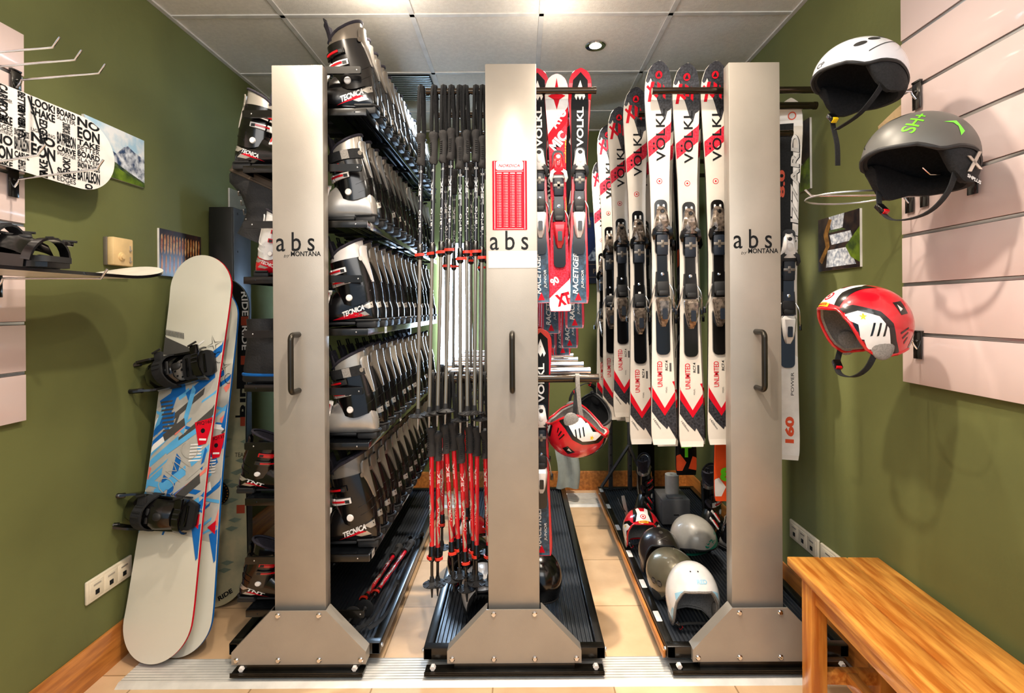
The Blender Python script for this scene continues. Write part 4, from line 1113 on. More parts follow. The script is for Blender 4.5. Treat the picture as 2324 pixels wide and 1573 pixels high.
# ================================================================ SNOWBOARDS
def board_half(L, hw, t):
    r = hw/L*1.0; k = 1
    if t < r: k = math.sqrt(max(0, 1-(1-t/r)**2))
    if t > 1-r: k = math.sqrt(max(0, 1-(1-(1-t)/r)**2))
    side = 1-.10*math.cos((t-.5)*math.pi)**2
    return max(.002, hw*k*side)
def board_geo(L, hw, kick=.035, kl=.20):
    th = .010
    def bend(z):
        b = 0
        if z > L-kl: b += ((z-(L-kl))/kl)**2*kick
        if z < kl: b += ((kl-z)/kl)**2*kick
        return b
    def mp(off=.0006, side=-1):
        def f(u, v):
            v = min(max(v, .003), L-.003); h = board_half(L, hw, v/L)-.002
            return Vector((max(-h, min(h, u)), -bend(v)+side*(th/2+off), v))
        return f
    N = 80; rings = []
    for i in range(N+1):
        t = .5-.5*math.cos(math.pi*i/N); z = L*t; h = board_half(L, hw, t); b = bend(z)
        rings.append([(-h, -b+th/2, z), (-h, -b-th/2, z), (h, -b-th/2, z), (h, -b+th/2, z)])
    return rings, mp, bend
def board_mesh(L, hw, draw=None, **k):
    rings, mp, bend = board_geo(L, hw, **k); mb = MB()
    for i in range(len(rings)-1):
        a, b = rings[i], rings[i+1]
        for j, mi in ((0, 1), (1, 0), (2, 1), (3, 2)):
            mb.add([a[j], a[(j+1) % 4], b[(j+1) % 4], b[j]], [(0, 1, 2, 3)], mi)
    if draw: draw(mb, mp)
    return mb
CREAM = mat('cream_topsheet', '#dedbcc', .3, coat=.5, noise=(3, .04))
def art(mb, mp, z0, z1, seed, hw):
    rg = random.Random(seed); n = 0
    mb.decal([(-.2, z0+.05), (.2, z0-.02), (.2, z1-.07), (-.2, z1-.03)], mp(.0003), 3, .04)     # grey ground
    cols = [4, 5, 6, 5, 3, 7, 4, 8, 5, 4]
    def stripe(x, z, l, w, a, mi, off):
        ca, sa = math.cos(a), math.sin(a)
        P = [(x+p*ca-q*sa, z+p*sa+q*ca) for p, q in ((-l, -w), (l*.8, -w), (l, w), (-l*.9, w))]
        P = [(u, min(max(v, z0), z1)) for u, v in P]
        try: mb.decal(P, mp(off), mi, .04)
        except Exception: pass
    for i in range(64):
        x = rg.uniform(-hw, hw); z = rg.uniform(z0+.02, z1-.04); a = R(rg.choice([38, 38, 42, -12, 78, 38])+rg.uniform(-4, 4))
        stripe(x, z, rg.uniform(.03, .11), rg.uniform(.004, .018), a, cols[i % 10], .0006+i*.00002)
    for i in range(9): stripe(-hw*.6+i*.004, z1-.27-i*.017, .03, .004, R(8), 6, .0022)
    for i in range(6): stripe(hw*.5, z0+.30+i*.013, .03, .003, R(5), 8, .0022)
ARTM = [CREAM, INKR, CREAM, mat('light_grey_ink', '#b9b6ae', .35), BLUE, SKY, GREYI, CORAL, INKW, INKR, INK]
def boardA(label, size, seed, edge):
    rt = thing('snowboard', label, 'snowboard'); L, hw = 1.66, .152
    def draw(mb, mp):
        z0, z1 = .47, 1.28
        art(mb, mp, z0, z1, seed, hw)
        m2 = mp(.0026); m3 = mp(.0030)
        mb.decal([(-.16, z1+.02), (-.16, z1-.06), (.0, z1-.09), (.02, z1-.05)], m2, 6, .03)
        for i in range(16): mb.decal([(-.15+i*.0065, z1+.022-i*.0012), (-.147+i*.0065, z1+.022-i*.0012), (-.152+i*.0065, z1+.048-i*.0012), (-.155+i*.0065, z1+.048-i*.0012)], m2, 10, 1)
        mb.decal([(-.14, z1-.10), (-.06, z1-.065), (-.06, z1-.10), (-.13, z1-.13)], m3, 9, .03)
        P = [(.055, .885), (.143, .91), (.12, .80), (.085, .79)]
        mb.decal([(u, v+.04) for u, v in P], m3, 9, .03); mb.text('PIQ'+size, (.102, .925), .07, .016, 12, mp(.0034), 10, .01)
        mb.decal(disc(.098, .892, .010), mp(.0034), 10, 1); mb.decal(rect(.085, .852, .118, .86), mp(.0034), 8, 1)
        for c, zc in (('O', .75), ('N', .70), ('I', .62), ('C', .60)):
            pass
        mb.text('ATOMIC', (-.03, .68), .34, .085, 60, m3, 3, -.03)
        for k in range(4):                                     # thorn star by the top binding
            a = R(20+90*k); b = R(20+90*k+45); cx, cz = .10, z1-.02
            mb.decal([(cx+.045*math.cos(a), cz+.045*math.sin(a)), (cx+.010*math.cos(b), cz+.010*math.sin(b)), (cx+.007*math.cos(b), cz+.007*math.sin(b))], m3, 10, .03)
            mb.decal([(cx+.045*math.cos(a), cz+.045*math.sin(a)), (cx+.010*math.cos(a-R(45)), cz+.010*math.sin(a-R(45))), (cx+.007*math.cos(a-R(45)), cz+.007*math.sin(a-R(45)))], m3, 10, .03)
        mb.text('TC', (.11, z1-.085), .07, .05, 20, m3, 10, -.03)
        mb.decal([(.10, .50), (.16, .53), (.16, .40), (.135, .38)], m2, 4, .03); mb.decal([(.09, .53), (.13, .56), (.13, .50)], m3, 9, .03)
    board_mesh(L, hw, draw, kick=.022, kl=.24).build('board', [CREAM, edge]+ARTM[2:], rt, smooth=40)
    return rt
def arc(cx, cy, r, a0, a1, n=8): return [(cx+r*math.cos(R(a0+(a1-a0)*i/n)), cy+r*math.sin(R(a0+(a1-a0)*i/n))) for i in range(n+1)]
def snow_binding(rt, M, disc_=True, hbk=.20):
    """board binding: base in local xy plane (x = heel(-) to toe(+)), z up off the board"""
    bs = MB(M)
    P = [(-.10, -.045), (-.06, -.052), (.10, -.050), (.135, -.035), (.135, .035), (.10, .050), (-.06, .052), (-.10, .045)]
    bs.prism(P, 0, .016, 0); bs.prism(rrect(.02, -.048, .14, .048, .02), .014, .030, 1)
    for k in range(4): bs.box((.04+k*.024, 0, .031), (.010, .07, .004), 0, bev=.001)
    for s in (-1, 1):                                     # side rails and heel cup
        bs.sweep(smooth_pts([(.09, s*.052, .012), (.0, s*.056, .024), (-.08, s*.058, .045), (-.125, s*.050, .075)], 4), [(-.004, -.018), (.004, -.018), (.004, .018), (-.004, .018)], 0, up=(0, 0, 1))
    pts = [(x-.125, y, .07+.03*math.cos(R(t))) for (x, y), t in zip(arc(0, 0, .05, 90, 270, 10), range(-90, 91, 18))]
    bs.tube([(-.12, .05, .06)]+[(a*1.6+.075, b, c) for a, b, c in pts]+[(-.12, -.05, .06)], .009, 0, 8)
    bs.build('base_frame', [BLACK, DARK], rt, smooth=40)
    if disc_:
        d = MB(M @ T(.01, 0, .016)); d.lathe([(.0, .004), (.012, .005), (.036, .0045), (.040, .002), (.041, 0)], 24, 0)
        for k in range(8): a = R(45*k); d.box((.028*math.cos(a), .028*math.sin(a), .0055), (.006, .006, .002), 1)
        d.ell((0, 0, .006), (.005, .005, .003), 1, seg=8, rings=6)
        d.build('mounting_disc', [SILVER, INK], rt, smooth=40)
    hb = MB(M); rings = []
    for i in range(9):                                     # folded highback
        t = i/8; w = .055-.012*abs(t-.4); z = .03+.045*math.sin(t*2.6); x = -.12+t*hbk
        rings.append([(x, -w, z-.02), (x-.0, -w*.6, z+.012), (x, 0, z+.022), (x, w*.6, z+.012), (x, w, z-.02), (x, w*.6, z+.006), (x, 0, z+.015), (x, -w*.6, z+.006)])
    hb.loft(rings, 0)
    for k in range(3): hb.box((-.03+k*.02, 0, .10-k*.004), (.010, .05, .006), 1, bev=.002)
    hb.ell((.04, 0, .085), (.02, .014, .008), 1)
    hb.build('highback', [BLACK, DARK], rt, smooth=50)
    for x, h, wd in ((-.02, .10, .036), (.10, .062, .026)):
        s = MB(M); pts = [(x+.01*math.sin(R(a)), .060*math.cos(R(a)), .018+h*math.sin(R(a))) for a in range(0, 181, 15)]
        s.ribbon(pts, wd, .006, 0, up=(1, 0, 0))
        for k in range(3, 7): q = Vector(pts[k]); s.box(tuple(q+Vector((0, 0, .004))), (wd*.8, .004, .004), 1)
        s.box(tuple(Vector(pts[3])+Vector((0, .006, .010))), (.03, .034, .014), 0, bev=.004); s.tube([tuple(Vector(pts[3])+Vector((-.016, .02, .02))), tuple(Vector(pts[3])+Vector((.016, .03, .018)))], .004, 1, 6)
        s.build('strap', [FABRIC if wd > .03 else BLACK, DARK], rt, smooth=40)
sb1 = boardA('white snowboard with blue and grey artwork and two bindings, front of the leaning stack', '160', 11, INKR)
# leaning pose : foot at the rail, head back towards the black cabinet
def lean(rt, foot, head, yaw):
    z = (Vector(head)-Vector(foot)).normalized(); n = RZ(yaw) @ Vector((0, -1, 0)); y = -(n-z*n.dot(z)).normalized(); x = y.cross(z)
    rt.rotation_euler = Matrix((x, y, z)).transposed().to_euler(); rt.location = foot
f0 = at(349, 1503, 2.06); f0.z = .022
hd = at(466, 593, 2.36)
lean(sb1, f0, hd, -8)
BX = lambda zc, tilt=0: T(0, -.006, zc) @ Matrix(((-1, 0, 0, 0), (0, 0, -1, 0), (0, 1, 0, 0), (0, 0, 0, 1)))
def bmat(zc, ang, xo=0):
    # binding x axis (heel->toe) across the board towards +x, z off the board = -y
    X = frame((xo, -.006, zc), (math.cos(R(ang)), 0, math.sin(R(ang))), (-math.sin(R(ang)), 0, math.cos(R(ang))))
    return X
B1 = thing('binding_x', None, None); bpy.data.objects.remove(B1)
for zc, ang, nm in ((1.145, 14, 'upper'), (.565, -4, 'lower')):
    b = thing('snowboard_binding', None, None); 
    for k in ('label', 'category'):
        if k in b: del b[k]
    b.parent = sb1
    snow_binding(b, bmat(zc, ang, -.030) @ Matrix.Scale(1.15, 4), hbk=.13 if zc > 1 else .20)
sb2 = boardA('white and blue snowboard with a blue edge, second in the leaning stack', '135', 23, BLUE); sb2.scale = (.95, 1, .93)
f = at(403, 1492, 2.12); f.z = .0; lean(sb2, (f.x, 2.125, .002), at(488, 612, 2.45), -8)
BEIGE = mat('mottled_beige_topsheet', '#b5ad8c', .4, col2='#8e937c', noise=(9, .5), coat=.3)
rt = thing('snowboard', 'beige snowboard with RIDE lettering leaning at the back of the stack', 'snowboard')
def dr(mb, mp):
    m, m2 = mp(.0008), mp(.0014)
    mb.decal([(.085, 1.02), (.16, 1.02), (.16, 1.56), (.05, 1.56), (.09, 1.40)], m, 3, .03)
    for z in (1.44, 1.27): mb.text('RIDE', (.125, z), .12, .030, -90, m2, 4, .02)
    for z in (1.355, 1.16, .86): mb.decal(rect(.105, z-.022, .15, z+.022), m2, 5, .03)
    mb.text('RIDE', (.125, 1.00), .22, .045, 90, m2, 3, .04); mb.decal(rect(.08, .88, .15, .89), m, 3, .03)
    for i in range(14):
        rg = random.Random(i); x, z = rg.uniform(0, .14), rg.uniform(.08, .8); mb.decal([(x-.03, z), (x, z-.012), (x+.035, z+.004), (x, z+.012)], m, 6, .03)
    mb.decal(rect(.09, .42, .13, .46), m2, 5, .03); mb.text('TEAM', (.11, .70), .06, .02, 0, m2, 3); mb.text('RIDE', (.05, .05), .07, .02, 30, m2, 3, .04)
board_mesh(1.58, .145, dr).build('board', [BEIGE, INK, BEIGE, INK, INKW, mat('rust_ink', '#9a3c24', .5), mat('grey_green_ink', '#6d7d70', .5)], rt, smooth=40)
lean(rt, (-1.462, 2.50, .002), (-1.500, 2.612, 1.56), 0)
d = MB(T(-.0, -.012, .52) @ RX(90)); d.lathe([(0, .004), (.022, .004), (.05, .006), (.058, .002), (.058, 0)], 28, 0)
for k in range(24): a = R(15*k); d.box((.052*math.cos(a), .052*math.sin(a), .006), (.004, .004, .003), 1)
b = d.build('mounting_disc', [BLACK, mat('amber_plastic', '#d08a20', .4)], rt)
# board with black and white lettering resting on the wall hooks
rt = thing('snowboard', 'white snowboard covered in black slogans resting on hooks on the left panel', 'snowboard')
def dw(mb, mp):
    m, m2 = mp(.0008), mp(.0014); rg = random.Random(4)
    W_ = [('SNOW BOARDS', .024), ('BATALEON', .046), ('CARVE', .022), ('SMOOOTHER', .012), ('LOOK!', .03), ('SHAKE', .03), ('EDGES', .018), ('LIGHTNING', .012), ('NO', .034), ('EON', .045), ('TAKE', .022), ('BETTER', .018), ('BOARD', .024), ('SLAYER', .016)]
    z = .02; i = 0
    while z < 1.42:
        colw = rg.choice([.05, .06, .075, .09]); u = -.125
        while u < .125:
            w_, hh = W_[i % len(W_)]; i += 1
            vert = rg.random() < .3
            if vert:
                lw = min(.075, .25-u); mb.text(w_, (u+.035, z+colw/2), .065, min(colw*.5, .03), rg.choice([90-90, 180]), m2, 3, .03); u += .04
            else:
                mb.text(w_, (u+hh*.5, z+colw/2), colw*.96, hh*.88, 90, m2, 3, .03 if hh > .02 else 0); u += hh
        z += colw+.004
    for k in range(3): mb.decal([(-.12, .25+k*.45), (-.12, .256+k*.45), (.12, .346+k*.45), (.12, .34+k*.45)], mp(.0018), 3, .05)
    # open hand and ghost shapes
    for zz, x in ((1.02, .065), (.55, -.02)):
        H = [(x-.022, zz-.02), (x-.012, zz-.03), (x+.012, zz-.03), (x+.022, zz-.012)]+[(x+.018, zz+.035), (x+.013, zz+.035), (x+.012, zz+.005), (x+.008, zz+.005), (x+.007, zz+.042), (x+.001, zz+.042), (x, zz+.005), (x-.004, zz+.005), (x-.006, zz+.038), (x-.012, zz+.037), (x-.012, zz+.0)]
        mb.decal([(q0, q1) for q0, q1 in H], mp(.0022), 3, 1)
board_mesh(1.48, .131, dw, kick=.02).build('board', [WHITE, BLACK, WHITE, INK], rt, smooth=40)
# local z -> world +Y, local -y (face) -> world +x
Mx = Matrix(((0, -1, 0), (0, 0, 1), (-1, 0, 0)))
rt.rotation_euler = Matrix(((0, -1, 0), (0, 0, 1), (-1, 0, 0))).to_euler(); rt.location = (-1.565, .50, 1.976)
# horizontal board with a binding
rt = thing('snowboard', 'white snowboard lying flat on chrome hooks with a black binding on top, left', 'snowboard')
board_mesh(1.62, .13, None, kick=.05, kl=.26).build('board', [mat('dull_white_base', '#e2ddd0', .35), BLACK, mat('dull_white_base', '#e2ddd0', .35)], rt, smooth=40)
# local z -> world +Y ; local y -> world -z
rt.rotation_euler = Matrix(((1, 0, 0), (0, 0, 1), (0, -1, 0))).to_euler(); rt.location = (-1.432, .37, 1.524)
b = thing('snowboard_binding', None, None)
for k in ('label', 'category'):
    if k in b: del b[k]
b.parent = rt
# board top is local -y = world +z
snow_binding(b, frame((.03, -.006, 1.06), (1, 0, 0), (0, 0, 1)))
# ================================================================ SLATWALL PANELS AND HOOKS
PINK = mat('pale_pink_laminate', '#e4cfcb', .3, coat=.4, noise=(2, .03))
def slatwall(name, label, x, s, y0, y1, zs, ztop, zbot):
    """x = wall face, s = direction into the room"""
    t = .022; zs = sorted(zs); rt = thing(name, label, 'wall panel', (x+s*.002, (y0+y1)/2, zbot))
    edges = [zbot]+zs+[ztop]; mb = MB(); dx = x+s*t/2
    for a, b in zip(edges, edges[1:]):
        lo = a+(0 if a == zbot else .006); hi = b-(0 if b == ztop else .006)
        mb.box((s*t/2, 0, (lo+hi)/2-zbot), (t, y1-y0, hi-lo), 0, bev=.001)
    mb.box((s*.004, 0, (ztop-zbot)/2), (.006, y1-y0, ztop-zbot), 1)
    mb.build('panel', [PINK, PINK], rt)
    for z in zs:
        MB().box((s*.012, 0, z-zbot), (.012, y1-y0, .010), bev=.001).build('slot_channel', STEEL, rt)
LS = [1.21, 1.372, 1.532, 1.692, 1.852, 2.012, 2.172]
slatwall('slatwall_panel', 'pale pink slatwall panel on the left wall', XL, 1, .35, 1.70, LS, 2.315, 1.055)
RS = [1.318, 1.48, 1.641, 1.798, 1.953, 2.114, 2.286]
slatwall('slatwall_panel', 'pale pink slatwall panel on the right wall above the bench', XR, -1, .35, 1.735, RS, 2.43, 1.158)
def hook(label, x, s, y, z, L, rise=0.03, group=None, ang=0, tip=.03):
    rt = thing('wall_hook', label, 'hook', (x, y, z), (0, 0, R(ang)), group=group)
    MB().box((s*.004, 0, -.035), (.004, .034, .085), bev=.0015).box((s*.002, 0, .010), (.012, .034, .006), bev=.001).ell((s*.007, 0, -.02), (.004, .005, .005), 0, seg=8, rings=6).build('hook_plate', mat('blackened_chrome', '#4b4a48', .15, metal=.9), rt)
    MB().tube([(s*.006, 0, -.045), (s*.018, 0, -.03), (s*.022, 0, -.02), (s*(L-.02), 0, -.02+rise), (s*L, 0, -.02+rise+tip)], .0035, 0, 8).build('prong', CHROME, rt, smooth=60)
    return rt
fx = XL+.027
GH = 'chrome hooks on the left panel'
hook('empty chrome hook, farthest of the top three on the left panel', fx, 1, 1.665, 2.172, .29, .02, GH)
hook('empty chrome hook, middle of the top three on the left panel', fx, 1, 1.575, 2.172, .29, .02, GH)
hook('empty chrome hook, nearest of the top three on the left panel', fx, 1, 1.50, 2.172, .29, .02, GH)
hook('chrome hook under the slogan snowboard, farther one', fx, 1, 1.655, 1.852, .29, .03, GH)
hook('chrome hook under the slogan snowboard, nearer one', fx, 1, 1.505, 1.852, .24, .03, GH)
hook('chrome hook holding the flat snowboard on the left panel', fx, 1, 1.60, 1.532, .345, -.002, GH)
fr = XR-.027; HR = 'hooks on the right panel'
def hk(px, py, z, tgt, lab):
    y = F*fr/(px-PX0); L = fr-tgt
    hook(lab, fr, -1, y, z, L, .0, HR, tip=.02)
hk(2086, 225, 2.114, 1.10, 'hook carrying the pearl white helmet')
hk(2212, 405, 1.798, 1.13, 'hook carrying the graphite helmet')
hk(2085, 790, 1.318, 1.10, 'hook carrying the red race helmet on the right panel')
hk(2068, 455, 1.790, .93, 'chrome hook with upturned end left of the graphite helmet')
r = thing('wire_ring_holder', 'round wire helmet holder left of the graphite helmet', 'holder', (fr, 1.63, 1.755))
MB().tube([(-.01, .0, -.0)]+[(-.24+.125*math.cos(R(a)), .10*math.sin(R(a)), -.005) for a in range(0, 360, 12)]+[(-.115, 0, -.005)], .003, 0, 6).build('ring', STEEL, r, smooth=60)
MB().box((-.004, 0, -.0), (.004, .03, .07), bev=.001).build('hook_plate', MATS['blackened_chrome'], r)
# torn paint patch beside the right panel
y = 1.80
TP = mat('bare_plaster', '#b89f78', .9, bump=(60, .4))
o = MB().decal([(-.08, .03), (.0, .055), (.06, .07), (.07, .0), (.03, -.05), (-.02, -.07), (-.07, -.11), (-.09, -.12), (-.04, -.05), (-.07, -.02)], flat(frame((XR-.0012, 1.80, 2.03), (0, -1, 0), (0, 0, 1))), 0, 1).build('trim_2', TP, smooth=0); o['kind'] = 'structure'
# ================================================================ PICTURES, SOCKETS, THERMOSTAT
def pic(label, wall, y0, y1, z0, z1, draw, base):
    s = 1 if wall == 'L' else -1; x = XL if wall == 'L' else XR
    rt = thing('photo_print', label, 'picture', (x+s*.008, (y0+y1)/2, (z0+z1)/2)); w, h = y1-y0, z1-z0
    mb = MB(); mb.box((-s*.0035, 0, 0), (.009, w, h), 0)
    X = frame((s*.0012, 0, 0), (0, s, 0) if s > 0 else (0, -1, 0), (0, 0, 1))
    def q(P, mi, off=0): mb.decal([(max(-w/2, min(w/2, u*w)), max(-h/2, min(h/2, v*h))) for u, v in P], flat(X @ T(0, 0, off)), mi, 9)
    q([(-.5, -.5), (.5, -.5), (.5, .5), (-.5, .5)], 1, 0); draw(q)
    mb.build('print', [WHITE]+base, rt, smooth=0); return rt
pS = mat('photo_sky', '#a9cfe6', .3, col2='#eef1f2', noise=(16, .5)); pM = mat('photo_mountain', '#2a3f63', .3, col2='#e6ecf4', noise=(38, .5)); pM.node_tree.nodes['Color Ramp'].color_ramp.elements[0].position = .35
pG = mat('photo_meadow', '#6f8a24', .3, col2='#35491a', noise=(22, .5)); pF = mat('photo_forest', '#27352a', .3, col2='#55663a', noise=(50, .5))
def mount(q):
    q([(-.5, .5), (-.44, .36), (-.32, .18), (-.24, .22), (-.12, .05), (.0, .0), (.12, .18), (.2, .24), (.32, .16), (.5, .10), (.5, -.5), (-.5, -.5)], 2, .0003)
    q([(-.5, .35), (-.3, .0), (-.1, -.14), (.2, -.28), (.5, -.40), (.5, -.5), (-.5, -.5)], 4, .0006); q([(-.5, .0), (-.2, -.18), (.2, -.34), (.5, -.44), (.5, -.5), (-.5, -.5)], 3, .0009)
pc = pic('mountain landscape photo print on the left wall beside the slogan snowboard', 'L', 1.95, 2.263, 1.945, 2.15, mount, [pS, pM, pG, pF])
pB = mat('photo_dark_brown', '#3a1c10', .3, col2='#140a0c', noise=(20, .5)); pO = mat('photo_amber', '#e8b878', .3, col2='#a8541c', noise=(40, .5))
def corn(q):
    for i in range(14):
        a = -.47+i*.068; q([(a, .08), (a+.015, -.04), (a+.035, .02), (a+.045, .3), (a+.03, .40), (a+.008, .36)], 2, .0003+.0001*(i % 2))
    for i in range(11): a = -.47+i*.09; q([(a, -.35), (a+.02, -.46), (a+.045, -.3), (a+.04, -.1), (a+.02, -.03)], 3, .0005)
pc = pic('amber and brown close-up photo print above the leaning snowboards', 'L', 2.354, 2.662, 1.57, 1.785, corn, [pB, pO, mat('photo_rust', '#8a3f14', .3, col2='#c88038', noise=(30, .5))])
pic('small grey photo print high behind the black cabinet', 'L', 2.93, 3.13, 1.86, 2.10, lambda q: q([(-.5, -.1), (.5, .2), (.5, .5), (-.5, .5)], 2, .0003), [GREYI, SILVER])
pW = mat('photo_water', '#e8edf2', .3, col2='#8a94a6', noise=(60, .5)); pK_ = mat('photo_black_rock', '#15151c', .3, col2='#3a2c26', noise=(30, .5))
def fall(q):
    q([(-.22, .5), (.16, .5), (.12, .25), (-.16, .22)], 2, .0003); q([(-.2, .16), (.3, .16), (.36, -.02), (-.15, -.03)], 2, .0003)
    q([(-.25, -.12), (.25, -.12), (.42, -.44), (-.3, -.44)], 2, .0003); q([(.18, -.1), (.5, .2), (.5, -.42), (.3, -.3)], 4, .0005)
    q([(-.48, -.3), (-.30, -.05), (-.36, .2), (-.22, .46), (-.14, .44), (-.24, .18), (-.2, -.05), (-.4, -.36)], 3, .0006)
    q([(-.22, .2), (.2, .2), (.1, .24), (-.2, .25)], 5, .0004)
pic('photo print of a waterfall with a bare branch on the right wall', 'R', 1.972, 2.246, 1.56, 1.782, fall, [pK_, pW, mat('photo_branch', '#b5853e', .4, col2='#7a5424', noise=(40, .5)), pG, pF])
pic('dark photo print of rocks and ferns on the right wall behind the carbon ski', 'R', 2.307, 2.60, 1.935, 2.25, lambda q: (q([(-.5, -.1), (.0, -.2), (.5, -.05), (.5, -.5), (-.5, -.5)], 2, .0003), q([(-.1, -.06), (.2, .0), (.3, -.12), (.0, -.14)], 3, .0004)), [pK_, pG, pW])
# poster on the back wall
ps = thing('poster', 'dark blue poster with pale lettering on the back wall between the racks', 'poster', (.70, YB-.004, 1.875))
mb = MB(); mb.box((0, 0, 0), (.42, .006, .55), 0); X = frame((0, -.0035, 0), (1, 0, 0), (0, 0, 1))
mb.decal([(-.19, .24), (.19, .24), (.19, -.10), (-.19, -.10)], flat(X), 1, 9); mb.decal([(-.19, -.10), (-.12, .0), (-.06, .06), (.0, -.02), (.06, .05), (.12, .0), (.19, -.06), (.19, -.10)], flat(X @ T(0, 0, .0004)), 2, 9)
mb.decal([(-.19, -.125), (.19, -.125), (.19, -.128), (-.19, -.128)], flat(X @ T(0, 0, .0004)), 3, 9); mb.decal([(-.19, -.225), (.19, -.225), (.19, -.228), (-.19, -.228)], flat(X @ T(0, 0, .0004)), 3, 9)
mb.text('PERU', (-.05, -.18), .16, .036, 0, flat(X @ T(0, 0, .0008)), 3, 0, 1.4)
mb.build('print', [mat('poster_navy', '#1b2238', .5), mat('poster_blue', '#24407c', .5, col2='#1a2c58', noise=(12, .5)), pM, mat('poster_tan', '#b89a78', .5)], ps, smooth=0)
# thermostat
t = thing('thermostat', 'cream wall thermostat with round dial on the left wall', 'thermostat', (XL, 2.10, 1.648))
CR = mat('cream_plastic', '#e3c48f', .4); 
MB().box((.008, 0, 0), (.016, .108, .112), bev=.003).build('back_plate', SILVERD, t)
MB().box((.028, 0, 0), (.026, .106, .112), bev=.005).build('cover', CR, t)
MB(T(.041, -.012, -.02) @ RY(90)).lathe([(.017, 0), (.016, .005), (.010, .006), (.010, .011), (0, .012)], 20).build('dial', CR, t, smooth=40)
for z in (.015, -.03): MB().box((.042, .034, z), (.004, .004, .026), bev=.001).box((.044, .034, z-.006), (.006, .010, .005), bev=.001).build('slider', SILVER, t)
def socket(label, wall, y0, y1, z0, z1, n, group=None):
    s = 1 if wall == 'L' else -1; x = XL if wall == 'L' else XR
    rt = thing('socket_strip', label, 'wall socket', (x, (y0+y1)/2, (z0+z1)/2), group=group); w, h = y1-y0, z1-z0
    MB().box((s*.006, 0, 0), (.012, w, h), bev=.005, seg=3).build('cover_plate', mat('ivory_plastic', '#dfd5bf', .35), rt, smooth=40)
    for i in range(n):
        c = (-.5+(i+.5)/n)*w*.9
        MB().box((s*.012, c, 0), (.004, w*.9/n*.9, h*.72), 0, bev=.002).box((s*.0145, c, -.012), (.003, .018, .018), 1, bev=.001).box((s*.0145, c, .018), (.001, .034, .006), 2).build('outlet', [MATS['ivory_plastic'], INK, SILVER], rt)
socket('ivory triple data socket strip low on the left wall', 'L', 1.947, 2.175, .305, .392, 3)
socket('white triple socket strip low on the right wall, farther one', 'R', 2.26, 2.50, .305, .392, 3)
socket('white socket plate on the right wall just above the bench', 'R', 2.02, 2.245, .305, .392, 2)
# black cabinet against the left wall
c = thing('black_cabinet', 'tall black metal cabinet in the corner behind the leaning snowboards', 'cabinet', (-1.557, 2.80, 0))
MB().box((0, 0, .975), (.125, .18, 1.95), bev=.004).build('body', mat('matt_black_steel', '#0d0d0e', .45, coat=.2), c)
mb = MB().box((.064, .0, .975), (.004, .17, 1.94), 0, bev=.001)
for k in range(10): mb.ell((.067, -.05, .12+k*.2), (.002, .006, .006), 1, seg=8, rings=6)
mb.build('side_panel', [GU, DARK], c)
# cloth hanging at the back of the centre rack
rings = []
for i in range(9):
    z = .12+i*.06; rings.append([(.34+.015*math.sin(i*.8)+u*.16, 3.72-.02*math.sin(u*9+i*.5), z) for u in [k/10 for k in range(11)]])
o = MB().loft([r+[(p[0], p[1]+.004, p[2]) for p in r[::-1]] for r in rings]).build('grey_cloth', mat('pale_grey_cloth', '#9ea7a4', .9, bump=(60, .2)), smooth=60); o.location = (-.09, 0, 0)
tag(o, 'pale grey cloth hanging at the far end of the centre rack', 'cloth')
# boots, bindings and tubes on the left side of the boot rack
sn = thing('snowboard_boot', 'black snowboard boot with a blue sole on a left-hand shelf', 'snowboard boot', (-1.045, 2.16, LSH[2]+.001))
def snowboot(rt, sole=DARK):
    m = MB(); rings = []
    for z, x0, x1, w in ((.02, -.10, .18, .045), (.05, -.105, .185, .048), (.08, -.10, .17, .046), (.11, -.095, .10, .044), (.16, -.088, .05, .044), (.22, -.085, .045, .047), (.26, -.088, .048, .048)):
        cx, rx = (x0+x1)/2, (x1-x0)/2; rings.append([(cx+rx*math.cos(a), w*math.sin(a), z) for a in [2*math.pi*i/20 for i in range(20)]])
    m.loft(rings); m.build('upper', mat('black_boot_fabric', '#1b1a1b', .7, bump=(120, .2)), rt, smooth=60)
    m = MB(); m.loft([[(.04+(.15+d)*math.cos(a), (.05+d)*math.sin(a), z) for a in [2*math.pi*i/20 for i in range(20)]] for z, d in ((0, -.006), (.008, 0), (.03, -.002))]); m.build('sole', [sole], rt, smooth=40); m = MB(); m.loft([[(.04+(.149+d)*math.cos(a), (.049+d)*math.sin(a), z) for a in [2*math.pi*i/20 for i in range(20)]] for z, d in ((.026, 0), (.03, .0025), (.036, .002), (.038, -.004))]); m.build('rand', [BLUE if sole is DARK else sole], rt, smooth=40)
    m = MB()
    for k in range(5): m.tube([(.10-k*.025, -.036, .10+k*.03), (.115-k*.028, 0, .115+k*.032), (.10-k*.025, .036, .10+k*.03)], .003, 0, 6)
    m.build('laces', GREYF, rt)
snowboot(sn)
s2 = thing('snowboard_boot', 'black snowboard boot lying sole up on the left side near the top', 'snowboard boot'); snowboot(s2, mat('dull_brown_sole', '#4a3c2e', .7))
s2.rotation_euler = (0, R(205), 0); s2.location = (-1.03, 2.19, LSH[0]-.035)
lp = thing('snowboard_binding', 'black and silver loose binding lying on a left-hand shelf above the blue-soled boot', 'binding', (-1.03, 2.46, LSH[2]+.03))
snow_binding(lp, Matrix.Identity(4) @ Matrix.Scale(.8, 4))
for z0, zz, lab in ((LSH[3]+.12, 0, 'grey metal tube slanting between left-hand shelves, upper'), (LSH[4]+.12, 1, 'grey metal tube slanting between left-hand shelves, lower')):
    o = MB().tube([(-1.09, 2.30, z0), (-.98, 2.16, z0+.17)], .009, 0, 10).build('metal_tube', GU, smooth=60); tag(o, lab, 'tube')
    o2 = None
